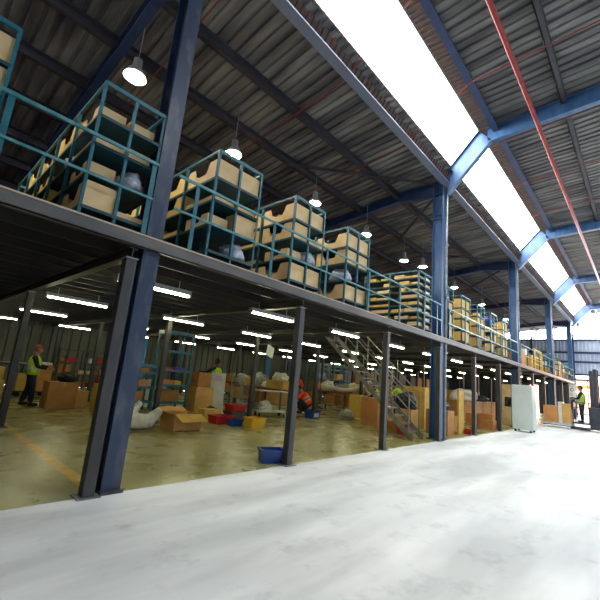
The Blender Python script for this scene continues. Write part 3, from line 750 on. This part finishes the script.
# two-deck trolley
tr = thing('shelf_trolley', 'pale two-deck shelf trolley on wheels before the packing bench', 'trolley', (9.05, 10.0, 0), rz=-.35)
for z, nm in ((.2, 'lower_deck'), (.9, 'upper_deck')): B(0, 1.1, 0, .55, z-.03, z).build(nm, WHITE, tr)
for x in (.02, 1.08):
    for y in (.02, .53): MB().tube([(x, y, .12), (x, y, .98)], .014, 6).build('upright', WIRE, tr)
for x in (.08, 1.02):
    for y in (.07, .48): MB().tube([(x-.015, y, .06), (x+.015, y, .06)], .06, 10).build('wheel', RUB, tr)
soft('plastic_bag', 9.25, 9.95, .5, .4, .34, 'white foam piece on the lower deck of the shelf trolley', 'packing foam', FOAM, z=.205, seed=14)
# packing benches
bench(10.8, 11.6, 10.7, 14.1, .92, 'long red-edged packing bench loaded with wrapped bundles, left one')
bench(14.9, 15.7, 8.9, 12.3, .92, 'long red-edged packing bench behind the stairs, right one')
carton(11.0, 11.5, 10.85, 11.85, .32, 'yellow carton on the left packing bench, near its right end', CARDY, z=.923)
carton(11.0, 11.5, 12.82, 13.28, .32, 'yellow carton on the left packing bench, among the wrap', CARDY, z=.923)
for i, (y, w, h, m, s, lab) in enumerate([(13.32, .68, .5, WRAP, 21, 'big grey bubble wrap bundle at the left end of the bench'), (12.1, .7, .6, WRAP, 22, 'grey bubble wrap bundle between the yellow cartons'),
        (11.88, .2, .25, FOAM, 23, 'small white foam lump beside the yellow carton on the bench')]):
    soft('wrapped_bundle', 10.9, y, .6, w, h, lab, 'wrapped bundle', m, z=.922, seed=s, grp='wrapped goods on the benches')
soft('wrapped_bundle', 11.0, 10.9, .5, .8, .35, 'white foam wrapped part lying on the right-end yellow carton', 'wrapped bundle', FOAM, z=1.246, seed=24)
carton(10.85, 11.5, 11.0, 11.6, .5, 'brown carton on the lower shelf of the left packing bench', CARD, z=.333)
carton(10.9, 11.4, 12.3, 12.8, .42, 'second brown carton low inside the left packing bench', CARDD, z=.333)
carton(10.9, 11.45, 13.2, 13.9, .45, 'yellow carton low inside the left packing bench', CARDY, z=.333)
for i, (y, w, h, m, s, lab) in enumerate([(11.5, .8, .5, FOAM, 31, 'pale wrapped bundle at the left end of the right bench'), (10.5, .9, .42, WRAP, 32, 'long pale wrapped part in the middle of the right bench'),
        (9.7, .75, .46, BOXP, 33, 'cream wrapped lump on the right bench left of the ring')]):
    soft('wrapped_bundle', 15.13, y, .3, w, h, lab, 'wrapped bundle', m, z=.922, seed=s, grp='wrapped goods on the benches')
mb = MB(); pts = [(0, .27*math.cos(a), .3+.27*math.sin(a)) for a in [2*PI*i/20 for i in range(21)]]
o = MB().tube(pts, .07, 8, False).build('foam_ring', FOAM, loc=(15.2, 9.35, .96), smooth=True); tag(o, 'cream foam ring standing upright on the right packing bench', 'ring')
t = MB().tube([(0, 2.4, .12), (.05, 1.9, .05), (.0, 1.3, 0), (.05, .7, .06), (0, .3, .2), (.05, 0, .34)], .09, 10, True, [.07, .1, .1, .1, .09, .07]).build('wrapped_pipe', FOAM, loc=(14.99, 9.5, 1.03), smooth=True)
tag(t, 'long sagging foam-wrapped pipe along the front edge of the right bench', 'wrapped bundle')
for i, (y, m, h, lab) in enumerate([(11.9, CARD, .3, 'brown carton at the far left end of the right bench'), (10.0, CARDO, .34, 'small orange carton behind the wrapped pipe on the right bench')]):
    carton(15.46, 15.68, y, y+.35, h, lab, m, z=.923, tape=False)
for i, (y, z) in enumerate(((9.2, .333), (10.1, .333), (11.2, .333))):
    carton(15.0, 15.5, y, y+.7, .4, 'dark brown carton on the lower shelf of the right bench, %s from right' % ORD[i], CARDD, z=z)
bench(12.9, 13.6, 13.9, 17.6, .9, 'packing bench behind the left one, near the back wall')
bench(18.2, 18.9, 9.9, 13.6, .9, 'packing bench farthest right, behind the yellow carton')
for b, (bx, by, bn) in enumerate(((12.95, 14.0, 'back wall bench'), (18.25, 10.0, 'farthest right bench'))):
    for i in range(6):
        y = by + i*.58
        if i % 3 == 1: soft('wrapped_bundle', bx, y, .55, .52, .3+.05*i, 'pale wrapped bundle on the %s, %s item from its right end' % (bn, ORD[i]), 'wrapped bundle', [WRAP, FOAM][b], z=.902, seed=70+i+9*b)
        else: carton(bx, bx+.5, y, y+.46, .26+.07*(i % 3), '%s carton on the %s, %s item from its right end' % (['yellow', '', 'brown'][i % 3], bn, ORD[i]), [CARDY, None, CARDD][i % 3], z=.903)
    for i in range(4): carton(bx+.02, bx+.5, by+.2+i*.85, by+.8+i*.85, .45, 'carton low inside the %s, %s from its right end' % (bn, ORD[i]), [CARDD, CARD][i % 2], z=.333)
# hanging tag, blue curtains
hs = thing('hanging_sign', 'small white diamond sign hanging on a cord under the deck', 'sign', (8.9, 9.55, 2.0), rz=.75)
MB().prism([(-.1, 0), (.14, .14), (.1, .5), (-.14, .36)], 0, .008, 'x').build('card', WHITE, hs)
MB().tube([(.004, .02, .49), (.004, .02, .76)], .005, 5).build('cord', WIRE, hs)
for i, (x, y) in enumerate(((13.6, 14.5), (21.2, 15.2))):
    t = thing('blue_curtain', 'light blue plastic strip curtain hanging %s' % ['behind the left packing bench', 'beyond the right packing bench'][i], 'curtain', (x, y, 0))
    mb = MB()
    for k in range(4): mb.box(-.02+.03*(k % 2), .0+.03*(k % 2), k*.09, k*.09+.1, 1.0, 2.45)
    mb.build('strip', SKYB, t); B(-.04, .06, -.03, .4, 2.45, 2.52).build('rail', GALV, t)
    MB().tube([(.0, .02, 2.5), (0, .02, 2.9)], .01, 6).tube([(.0, .34, 2.5), (0, .34, 2.9)], .01, 6).build('hanger', GALV, t)
# blue crate with white label beside orange man
cr = tote(11.0, 9.2, .5, .38, .3, 'blue crate with a white label beside the kneeling person', BLU)
B(.12, .4, -.004, .002, .06, .2).build('label', WHITE, cr)
fx = thing('fire_extinguisher', 'red extinguisher with white band standing by the inner post', 'extinguisher', (11.55, 9.6, 0))
MB().lathe([(.0, 0), (.075, .0), (.08, .03), (.08, .4), (.06, .47), (.025, .5), (.025, .55), (0, .55)], n=14).build('cylinder', RED, fx, smooth=True)
MB().lathe([(.0815, .2), (.0815, .33)], n=14).build('label', WHITE, fx); MB().tube([(0, 0, .55), (.1, 0, .56), (.12, 0, .3)], .012, 6).build('hose', BLACKB, fx)
# big cartons left of stairs
carton(12.0, 12.9, 7.05, 7.75, .96, 'large orange brown carton on the floor left of the stairs', CARDO)
carton(13.75, 14.35, 8.95, 9.5, .93, 'yellow carton behind the large orange brown carton', CARDY)
soft('sack', 12.3, 8.5, .6, .6, .4, 'grey sack slumped beside the large orange brown carton', 'sack', WRAP, seed=41)
tote(11.35, 5.6, .0+.4, .35, .3, 'dark red tote under the stair foot', RED)
carton(11.35, 11.8, 5.95, 6.4, .36, 'brown carton beneath the stairs', CARDD)
# cartons right of stairs
carton(12.9, 13.5, 4.95, 5.7, .8, 'brown carton right of the stair foot with items on top', CARDD)
soft('parts_heap', 12.95, 5.0, .5, .6, .3, 'dark heap of parts lying on the carton right of stairs', 'parts', GREY, z=.806, seed=44)
carton(12.2, 12.75, 5.9, 6.5, .72, 'lower brown carton right behind the stair foot', CARD)
soft('plastic_bag', 12.15, 5.9, .7, .7, .6, 'big black bag resting on the carton right of the stairs', 'plastic bag', BLACKB, z=.726, seed=45)
carton(13.9, 15.9, 6.2, 7.1, 1.5, 'huge yellow carton standing behind the stair foot', CARDY)
pn = thing('board_panel', 'upright yellow board edge just right of the middle blue column', 'panel', (14.05, 5.0, 0))
B(0, .5, 0, .06, 0, 1.5).build('board', CARDY, pn); B(.0, .5, .06, .5, 0, .03).build('foot', WOOD, pn); B(.1, .4, -.003, 0, 1.5-.1, 1.5).build('strip', YEL, pn)
tote(14.15+.4, 4.75, .6, .4, .13, 'low red tray on the floor right of the middle column', RED)
carton(16.3, 17.1, 5.95, 6.6, .42, 'small pale brown box at the foot of the brown cartons', CARD)
for i in range(4):
    carton(20.2+i*1.65, 21.75+i*1.65, 7.0, 8.0, .98, 'large brown carton in the row behind, %s from the left' % ORD[i], CARDD, grp='row of large brown cartons')
carton(18.3, 19.0, 5.6, 6.2, .55, 'pinkish carton with red stripes, left of the two', CARDO)
pk = carton(17.9, 18.9, 4.95, 5.5, .36, 'pinkish carton with red stripes by the front post', CARDO)
mb = MB()
for i in range(5): mb.box(.1+i*.17, .18+i*.17, -.004, 0, .05, .2)
mb.build('stripe', RED, pk)
carton(18.0, 18.8, 5.0, 5.5, .26, 'flat pink carton on top of the striped carton', CARDO, z=.366, tape=False)
ar = thing('wrapped_arch', 'cream bubble-wrapped arched part lying on the brown cartons', 'wrapped bundle', (20.4, 6.9, .985))
remesh_join('body', [blob([(0, .75, .1), (.2, .7, .36), (.6, .5, .5), (1.1, .25, .44), (1.5, .12, .2)], [.12, .15, .16, .15, .1]), blob([(0, .75, .12), (.8, .4, .14), (1.5, .15, .12)], [.11, .14, .1])], FOAM, ar, .04)
soft('plastic_bag', 22.3, 7.05, .7, .8, .62, 'purple white crumpled bag beside the wrapped arch', 'plastic bag', BAGW, z=.985, seed=51)
soft('parts_heap', 24.3, 7.1, .9, .8, .35, 'dark parts heap on the brown cartons near the white cabinet', 'parts', GREY, z=.985, seed=52)
# pallet rack goods deep behind (dark)
for i in range(6):
    carton(24.5+i*2.2, 25.9+i*2.2, 10.5+(i % 2)*.8, 11.5+(i % 2)*.8, .9+.3*(i % 3), 'dark brown carton far back under the deck, %s from left' % ORD[i], [CARDD, CARD, CARDY][i % 3], grp='cartons far under the deck')
for i, (x, y) in enumerate(((17.5, 14.7), (19.4, 14.7), (22, 12.6))):
    rack_floor(x, y, 1.6, .7, 2.4, (.3, .9, 1.5, 2.1), 'teal rack far back behind the yellow carton, %s from left' % ORD[i])
    for j, z in enumerate((.303, .903, 1.503)):
        place('carton', x+.15+.2*j, y+.1, z, 'box in far teal rack %s from left, %s shelf up' % (ORD[i], ORD[j]), 'box', 'boxes in the far teal racks', [CARD, CARDD, BLU][(i+j) % 3], .6, .5, .35)
for i in range(6):
    x = 21.5+i*3.3
    t = thing('pallet_rack', 'tall dark pallet rack along the far left under the deck, %s from left' % ORD[i], 'rack', (x, 15.4, 0), group='dark pallet racks under the deck')
    for xx in (0, 2.9):
        for yy in (0, 1.0): B(xx-.05, xx+.05, yy-.05, yy+.05, 0, 2.7).build('upright', NAVY, t)
    for z in (.15, 1.35): B(0, 2.9, 0, 1.0, z-.1, z).build('shelf', POSTD, t)
    for j in range(2):
        for q, z in enumerate((.153, 1.353)):
            place('carton', x+.15+j*1.4, 15.5, z, 'dark wrapped pallet load, %s bay of pallet rack %s from left, %s level' % (ORD[j], ORD[i], ['lower', 'upper'][q]), 'pallet load', 'dark pallet loads', [NAVYB, POSTD, CARDD][(i+j+q) % 3], 1.2, .8, .95)
# white cabinet on wheels
cb = thing('white_cabinet', 'tall pale metal cabinet on castors at the deck edge', 'cabinet', (19.0, 3.7, 0))
B(0, .8, 0, .78, .1, 1.98).build('body', CAB, cb, bevel=.03)
B(.0+.02, .78, -.012, 0, .14, 1.94).build('door', CAB, cb)
B(-.012, 0, .02, .76, .14, 1.94).build('side_panel', CAB, cb)
for x in (.1, .7):
    for y in (.1, .68): MB().tube([(x-.02, y, .05), (x+.02, y, .05)], .05, 10).build('castor', RUB, cb)
cp = thing('cream_panel', 'tall cream panel with a window hole behind the white cabinet', 'panel', (22.6, 5.2, 0))
MB().box(0, .05, 0, .6, 0, .9).box(0, .05, 0, .6, 1.4, 2.05).box(0, .05, 0, .12, .9, 1.4).box(0, .05, .48, .6, .9, 1.4).build('board', BOXP, cp)
B(-.2, .25, 0, .04, 0, .05).build('foot', GREY, cp)
soft('parts_heap', 23.6, 5.0, 1.2, .8, 1.4, 'dark heap of machinery parts right of the white cabinet', 'parts', BLACKB, seed=61)
soft('parts_heap', 27.9, 5.8, 1.6, 1.2, 1.9, 'tall dark wrapped machine behind the orange carton', 'machine', BLACKB, seed=62)
sg = thing('white_sign', 'white notice board with a dark symbol hanging at the deck end', 'sign', (39.9, 4.5, 1.8))
B(0, .03, 0, .55, 0, 1.15).build('board', WHITE, sg)
MB().lathe([(.14, 0), (.14, .006), (.1, .006), (.1, 0)], n=16).build('symbol', BLACKB, sg)
o = [c for c in children(sg) if c.name.startswith('symbol')][0]; o.rotation_euler = (0, -PI/2, 0); o.location = (-.001, .27, .62)

# ------------------------------------------------------------------ order picker truck with load
def xb(name, par, m, *a): return B(*a).build(name, m, par)
tk = thing('order_picker_truck', 'dark order picker truck with raised operator cage carrying cartons', 'forklift', (25.6, 1.0, 0))
B(-.1, 1.1, .0-.9, 1.35, .12, 1.25).build('chassis', FORK, tk, bevel=.04)
B(-.06, 1.06, -.3, .9, 1.25, 1.5).build('battery_cover', FORK, tk, bevel=.03)
mb = MB()
for x in (.02, .86): mb.box(x, x+.12, .95, 1.12, .1, 3.25); mb.box(x, x+.12, 1.14, 1.28, .1, 3.15)
for z in (.3, 1.6, 3.1): mb.box(.14, .86, 1.0, 1.06, z, z+.14)
mb.build('mast', FORK, tk)
mb = MB()
for i in range(5): mb.box(.2+i*.15, .22+i*.15, 1.3, 1.31, .4, 3.1)
mb.build('mast_guard', FORK, tk)
cage = MB(); cage.box(-.05, 1.05, 1.32, 2.1, .32, .4)
for x in (-.05, 1.0):
    for y in (1.34, 2.05): cage.box(x, x+.05, y, y+.05, .4, 1.45)
for z in (.8, 1.15, 1.42): cage.box(-.05, -.01, 1.34, 2.1, z, z+.04); cage.box(1.01, 1.05, 1.34, 2.1, z, z+.04); 
cage.box(-.05, 1.05, 2.06, 2.1, 1.1, 1.42)
cage.build('operator_cage', FORK, tk)
mb = MB(); mb.box(-.05, 1.05, 1.32, 2.1, 2.62, 2.68)
for x in (-.03, 1.0): mb.box(x, x+.04, 1.33, 1.37, 1.45, 2.62)
mb.build('overhead_guard', FORK, tk)
for x in (.2, .68): B(x, x+.12, 2.1, 3.35, .1, .15).build('fork', FORK, tk)
mb = MB()
for x in (-.1, .95): mb.box(x, x+.15, 1.35, 2.2, .03, .12)
mb.build('support_leg', FORK, tk)
for x in (-.02, 1.02):
    for y in (-.6, .7): MB().tube([(x-.06, y, .14), (x+.06, y, .14)], .14, 14).build('wheel', RUB, tk)
pal = thing('wooden_pallet', 'pale pallet on the forks under the cartons', 'pallet', (25.5, 3.15, .155))
mb = MB()
for i in range(6): mb.box(0, 1.2, i*.22, i*.22+.16, .09, .11)
for x in (0, .55, 1.1): mb.box(x, x+.1, 0, 1.26, .0, .09)
mb.build('deck', PALL, pal)
carton(25.5, 26.5, 3.75, 4.42, .88, 'orange brown carton at the left end of the pallet', CARDO, z=.266)
ct = carton(25.5, 26.5, 3.15, 3.55, 1.05, 'taller tan carton on the pallet next to the truck', CARD, z=.266)
wr = carton(25.6, 26.5, 3.56, 3.74, 1.12, 'narrow white wrapped slab between the cartons on the pallet', WHITE, z=.266, tape=False)

# small blue bin by the second post
bb = tote(4.62, 4.9, .42, .3, .22, 'small dark blue bin on the floor beside the second grey post', BLU, rz=-.5)

# ------------------------------------------------------------------ people
def skin_obj(name, verts, edges, m, parent=None, sub=2, root=0):
    me = bpy.data.meshes.new(name); me.from_pydata([v[0] for v in verts], edges, []); me.materials.append(m)
    o = bpy.data.objects.new(name, me); col.objects.link(o)
    if parent: o.parent = parent
    sk = o.modifiers.new('skin', 'SKIN'); sk.use_smooth_shade = True; sk.branch_smoothing = .3
    if not me.skin_vertices:
        bpy.context.view_layer.objects.active = o
    d = me.skin_vertices[0].data
    for i, v in enumerate(verts):
        r = v[1]; d[i].radius = r if isinstance(r, tuple) else (r, r); d[i].use_root = (i == root)
    s = o.modifiers.new('sub', 'SUBSURF'); s.levels = sub; s.render_levels = sub
    return o
def person(label, loc, face, P, hair=HAIR, skin=SKIN, vest=HIV, top=DARKC, legs=NAVY, scale=1.0, group=None):
    """P holds joints in metres, x forward, y left, z up."""
    t = thing('person', label, 'person', loc, face, group); t.scale = (scale,)*3
    V = Vector; J = {k: V(v) for k, v in P.items()}
    def mid(a, b, f=.5): return a.lerp(b, f)
    pel, che, nek, hed = J['pelvis'], J['chest'], J['neck'], J['head']
    up = (hed-nek).normalized(); fwd = J['look'].normalized(); side = up.cross(fwd).normalized()
    # body
    verts = [(pel, (.12, .10)), (mid(pel, che), (.12, .095)), (che, (.14, .105)), (nek, .068)]
    edges = [(0, 1), (1, 2), (2, 3)]
    def chain(start, pts):
        i = start
        for p, r in pts: verts.append((p, r)); edges.append((i, len(verts)-1)); i = len(verts)-1
        return i
    chain(3, [(nek+up*.07, .062)])
    for s in ('l', 'r'):
        sh, el, wr = J['sh'+s], J['el'+s], J['ha'+s]
        d = (wr-el).normalized()
        i = chain(2, [(sh, .05), (mid(sh, el), .043), (el, .036), (mid(el, wr), .032), (wr, .024), (wr+d*.05, (.034, .016)), (wr+d*.085, (.034, .014))])
        ac = d.cross(V((0, 0, 1))); ac = ac.normalized() if ac.length > .1 else V((0, 1, 0))
        cu = V((0, 0, -1)) - d*(-d.z); cu = cu.normalized() if cu.length > .1 else V((1, 0, 0))
        for k, ln in zip((-1.5, -.5, .5, 1.5), (.06, .075, .08, .065)):
            b = wr+d*.1+ac*k*.02; chain(i, [(b, .009), (b+d*ln*.5+cu*.01, .0085), (b+d*ln*.85+cu*.035, .007)])
        b = wr+d*.04+ac*.04; chain(i-1, [(b, .011), (b+d*.05+ac*.02, .009)])
    for s in ('l', 'r'):
        hp, kn, an = J['hi'+s], J['kn'+s], J['an'+s]
        chain(0, [(hp, .088), (mid(hp, kn), .075), (kn, .056), (mid(kn, an, .4), .054), (an, .036)])
    body = skin_obj('body', verts, edges, skin, t)
    # head: shaped ellipsoid with brow, nose, chin, ears, eyes
    bm = bmesh.new(); bmesh.ops.create_uvsphere(bm, u_segments=24, v_segments=18, radius=1); mb = MB()
    c = nek + up*.15 + fwd*.02
    for v in bm.verts:
        p = v.co.copy(); x, y, z = p   # x forward
        w = .084; dd = .106; h = .128
        if z < -.1 and x > -.2: x = x*1.0; y = y*(1+.32*z)
        if x > .8 and abs(y) < .22 and -.3 < z < .15: x += .22*(1-abs(y)/.22)*(1-abs(z+.12)/.3)
        if x > .6 and .12 < abs(y) < .55 and .0 < z < .25: x -= .07
        if x > .7 and abs(y) < .35 and -.55 < z < -.45: x -= .05
        mb.v.append(tuple(c + fwd*x*dd + side*y*w + up*z*h))
    mb.f = [tuple(v.index for v in f.verts) for f in bm.faces]; bm.free()
    for s in (-1, 1):
        mb.tube([c+side*s*.08-fwd*.0+up*.03, c+side*s*.094-fwd*.02+up*.01, c+side*s*.082-fwd*.005-up*.035], .012, 8, True, [.009, .016, .008])
    # head belongs to the one body surface
    mb.build('head', skin, body, smooth=True)
    e = MB(); 
    for s in (-1, 1): e.lathe([(0, -.01), (.01, 0), (0, .01)], tuple(c+fwd*.097+side*s*.032+up*.018), 8)
    e.build('eyes', BLACKB, body)
    mo = MB(); mo.tube([c+fwd*.094+side*.022-up*.06, c+fwd*.102-up*.06, c+fwd*.094-side*.022-up*.06], .005, 6); mo.build('mouth', REDB, body)
    # hair cap
    bm = bmesh.new(); bmesh.ops.create_uvsphere(bm, u_segments=20, v_segments=14, radius=1); hb = MB(); keep = []
    for v in bm.verts:
        x, y, z = v.co; hb.v.append(tuple(c - fwd*.008 + fwd*x*.114 + side*y*.092 + up*(z*.137+.004)))
    hb.f = [tuple(v.index for v in f.verts) for f in bm.faces if not (f.calc_center_median().z < .30+.0 and f.calc_center_median().x > .15) and f.calc_center_median().z > -.45]
    bm.free(); hb.build('hair', hair, t, smooth=True)
    # trousers
    tv = [(pel+V((0, 0, .1)), (.19, .15)), (pel-V((0, 0, .03)), (.19, .15))]; te = [(0, 1)]
    for s in ('l', 'r'):
        hp, kn, an = J['hi'+s], J['kn'+s], J['an'+s]; i = 1
        for p, r in ((hp-V((0, 0, .02)), .13), (mid(hp, kn), .115), (kn, .092), (mid(kn, an), .086), (mid(kn, an, .95), .078)):
            tv.append((p, r)); te.append((i, len(tv)-1)); i = len(tv)-1
    skin_obj('trousers', tv, te, legs, t, root=1)
    # sleeves + shirt
    sv = [(mid(pel, che, .1), (.14, .11)), (mid(pel, che), (.14, .11)), (che, (.16, .12)), (mid(che, nek, .7), (.075, .07))]; se = [(0, 1), (1, 2), (2, 3)]
    for s in ('l', 'r'):
        sh, el, wr = J['sh'+s], J['el'+s], J['ha'+s]; i = 2
        for p, r in ((sh, .08), (mid(sh, el), .07), (el, .06), (mid(el, wr), .052), (mid(el, wr, .92), .043)):
            sv.append((p, r)); se.append((i, len(sv)-1)); i = len(sv)-1
    skin_obj('shirt', sv, se, top, t)
    if vest:
        ax = (che-pel).normalized()
        shc = mid(J['shl'], J['shr']); lat = (J['shl']-J['shr']).normalized(); fr = lat.cross(ax).normalized()
        rings = []
        prof = [(-.04, .215, .17), (.15, .21, .165), (.3, .22, .17), (.4, .215, .16), (.47, .185, .13), (.52, .11, .09)]
        mb = MB(); n = 22; base = pel
        ln = (nek-pel).length/.58
        for h, w, d in prof:
            cc = pel.lerp(nek, min(1, h*ln/(nek-pel).length))
            for k in range(n):
                a = 2*PI*k/n; mb.v.append(tuple(cc + lat*w*math.cos(a) + fr*d*math.sin(a)))
        for i in range(len(prof)-1):
            for k in range(n): mb.f.append((i*n+k, i*n+(k+1) % n, (i+1)*n+(k+1) % n, (i+1)*n+k))
        vo = mb.build('vest', vest, t, smooth=True)
        sd = vo.modifiers.new('solid', 'SOLIDIFY'); sd.thickness = .008
        rb = MB()
        for h0, h1, w, d in ((.1, .15, .213, .17), (.24, .29, .219, .173)):
            o = len(rb.v)
            for h in (h0, h1):
                cc = pel.lerp(nek, h*ln/(nek-pel).length)
                for k in range(n):
                    a = 2*PI*k/n; rb.v.append(tuple(cc + lat*(w+.004)*math.cos(a) + fr*(d+.004)*math.sin(a)))
            for k in range(n): rb.f.append((o+k, o+(k+1) % n, o+n+(k+1) % n, o+n+k))
        rb.build('reflective_band', REFL, vo)
    # boots
    for s in ('l', 'r'):
        an = J['an'+s]; td = J.get('toe'+s, V((1, 0, 0))).normalized()
        q = MB().tube([an+V((0, 0, .05)), an+V((0, 0, -.01)), an-V((0, 0, .045))-td*.03], .05, 10, True, [.05, .052, .045])
        a0 = an - V((0, 0, .045)); q2 = MB().tube([a0-td*.06, a0, a0+td*.1, a0+td*.17, a0+td*.2], .045, 10, True, [.034, .045, .044, .038, .02])
        q.add(q2.v, q2.f); q.build('boot', SHOE, t, smooth=True)
    return t
def stand(**k):
    P = dict(pelvis=(0, 0, .93), chest=(.01, 0, 1.28), neck=(0, 0, 1.5), head=(0.01, 0, 1.62), look=(1, 0, -.1),
             shl=(0, .17, 1.42), shr=(0, -.17, 1.42), ell=(.02, .23, 1.13), elr=(.02, -.23, 1.13), hal=(.12, .22, .9), har=(.12, -.22, .9),
             hil=(0, .09, .88), hir=(0, -.09, .88), knl=(.02, .1, .48), knr=(.02, -.1, .48), anl=(0, .11, .09), anr=(0, -.11, .09))
    P.update(k); return P
person('person in yellow vest and cap standing beside the large brown carton', (2.98, 13.15, 0), -.35,
       stand(ell=(.14, .22, 1.15), hal=(.38, .14, 1.12), elr=(.12, -.23, 1.14), har=(.38, -.14, 1.1), anl=(-.14, .1, .09), knl=(-.03, .1, .49), anr=(.12, -.1, .09), knr=(.09, -.1, .49), look=(1, .0, -.25)),
       hair=HAIRR, scale=.97)
person('person in yellow vest seen from behind, arms spread over the stacked carton', (8.62, 12.1, .0), PI/2+.2,
       stand(ell=(.1, .42, 1.25), hal=(.22, .66, 1.24), elr=(.1, -.36, 1.2), har=(.26, -.42, 1.0), look=(1, .1, -.15)), skin=SKIND, scale=1.07)
crouch = dict(pelvis=(-.1, 0, .42), chest=(.12, 0, .72), neck=(.24, 0, .88), head=(.32, 0, .98), look=(.8, 0, -.5),
              shl=(.18, .17, .83), shr=(.18, -.17, .83), ell=(.34, .24, .6), elr=(.34, -.24, .6), hal=(.55, .14, .5), har=(.55, -.14, .5),
              hil=(-.08, .1, .4), hir=(-.08, -.1, .4), knl=(.32, .16, .46), knr=(.26, -.16, .14), anl=(.18, .15, .09), anr=(-.16, -.15, .12))
person('person in orange vest kneeling by the blue crate', (12.2, 10.55, 0), PI/2+.5, crouch, vest=HIO, top=HIO, scale=1.0)
bend = stand(chest=(.2, 0, 1.2), neck=(.34, 0, 1.36), head=(.42, 0, 1.46), look=(.8, 0, -.6), shl=(.28, .17, 1.3), shr=(.28, -.17, 1.3), ell=(.38, .22, 1.03), elr=(.38, -.22, 1.03), hal=(.58, .14, 1.02), har=(.58, -.14, 1.02))
person('person in orange top bending over goods between the two benches', (13.9, 12.3, 0), PI/2+1.2, bend, vest=None, top=HIO, skin=SKIND)
person('person in yellow vest at the right bench, left of the stair rails', (14.45, 8.35, 0), PI/2-.2, bend, scale=.92)
person('person in yellow vest bending behind the stair handrail', (16.3, 8.3, 0), PI/2, bend, top=HIV)
person('person in red jacket standing in the bright far doorway', (38.5, 7.55, 0), PI, stand(), vest=None, top=REDC)
person('truck operator in yellow vest standing in the order picker cage', (26.1, 2.72, .405), PI/2+.15, stand(ell=(.12, .25, 1.16), hal=(.3, .2, 1.1)), scale=1.1)

# ------------------------------------------------------------------ light
w = bpy.data.worlds.new('world'); SC.world = w; w.use_nodes = True
bg = w.node_tree.nodes['Background']; bg.inputs[0].default_value = (1.0, .985, .955, 1); bg.inputs[1].default_value = 19.0
def portal(name, loc, sx, sy, rot):
    L = bpy.data.lights.new(name, 'AREA'); L.shape = 'RECTANGLE'; L.size = sx; L.size_y = sy; L.cycles.is_portal = True
    o = bpy.data.objects.new(name, L); col.objects.link(o); o.location = loc; o.rotation_euler = rot; return o
LX = XE-XB
LX = XE-3.5
portal('skylight_portal', ((3.5+XE)/2, 3.94, 9.42), LX, 1.4, (-math.atan2(1.04, .91), 0, 0))
portal('second_skylight_portal', ((3.5+XE)/2, -3.8, zr(-3.8)-.02), LX, 1.6, (0, 0, 0))  # guides sky light through the added, unseen skylight
portal('far_gable_portal', (XE-.25, 1.0, 8.8), 3.0, 20, (0, PI/2, 0))
portal('far_door_portal', (XE-.25, (YR+5)/2, 2.0), 4.0, 5-YR, (0, PI/2, 0))
vs = SC.view_settings
vs.view_transform = 'Standard'; vs.look = 'None'; vs.exposure = 0; vs.gamma = 1; vs.use_curve_mapping = False
SC.cycles.use_denoising = True
SC.cycles.max_bounces = 8; SC.cycles.diffuse_bounces = 5; SC.cycles.transparent_max_bounces = 8
SC.cycles.sample_clamp_indirect = 6
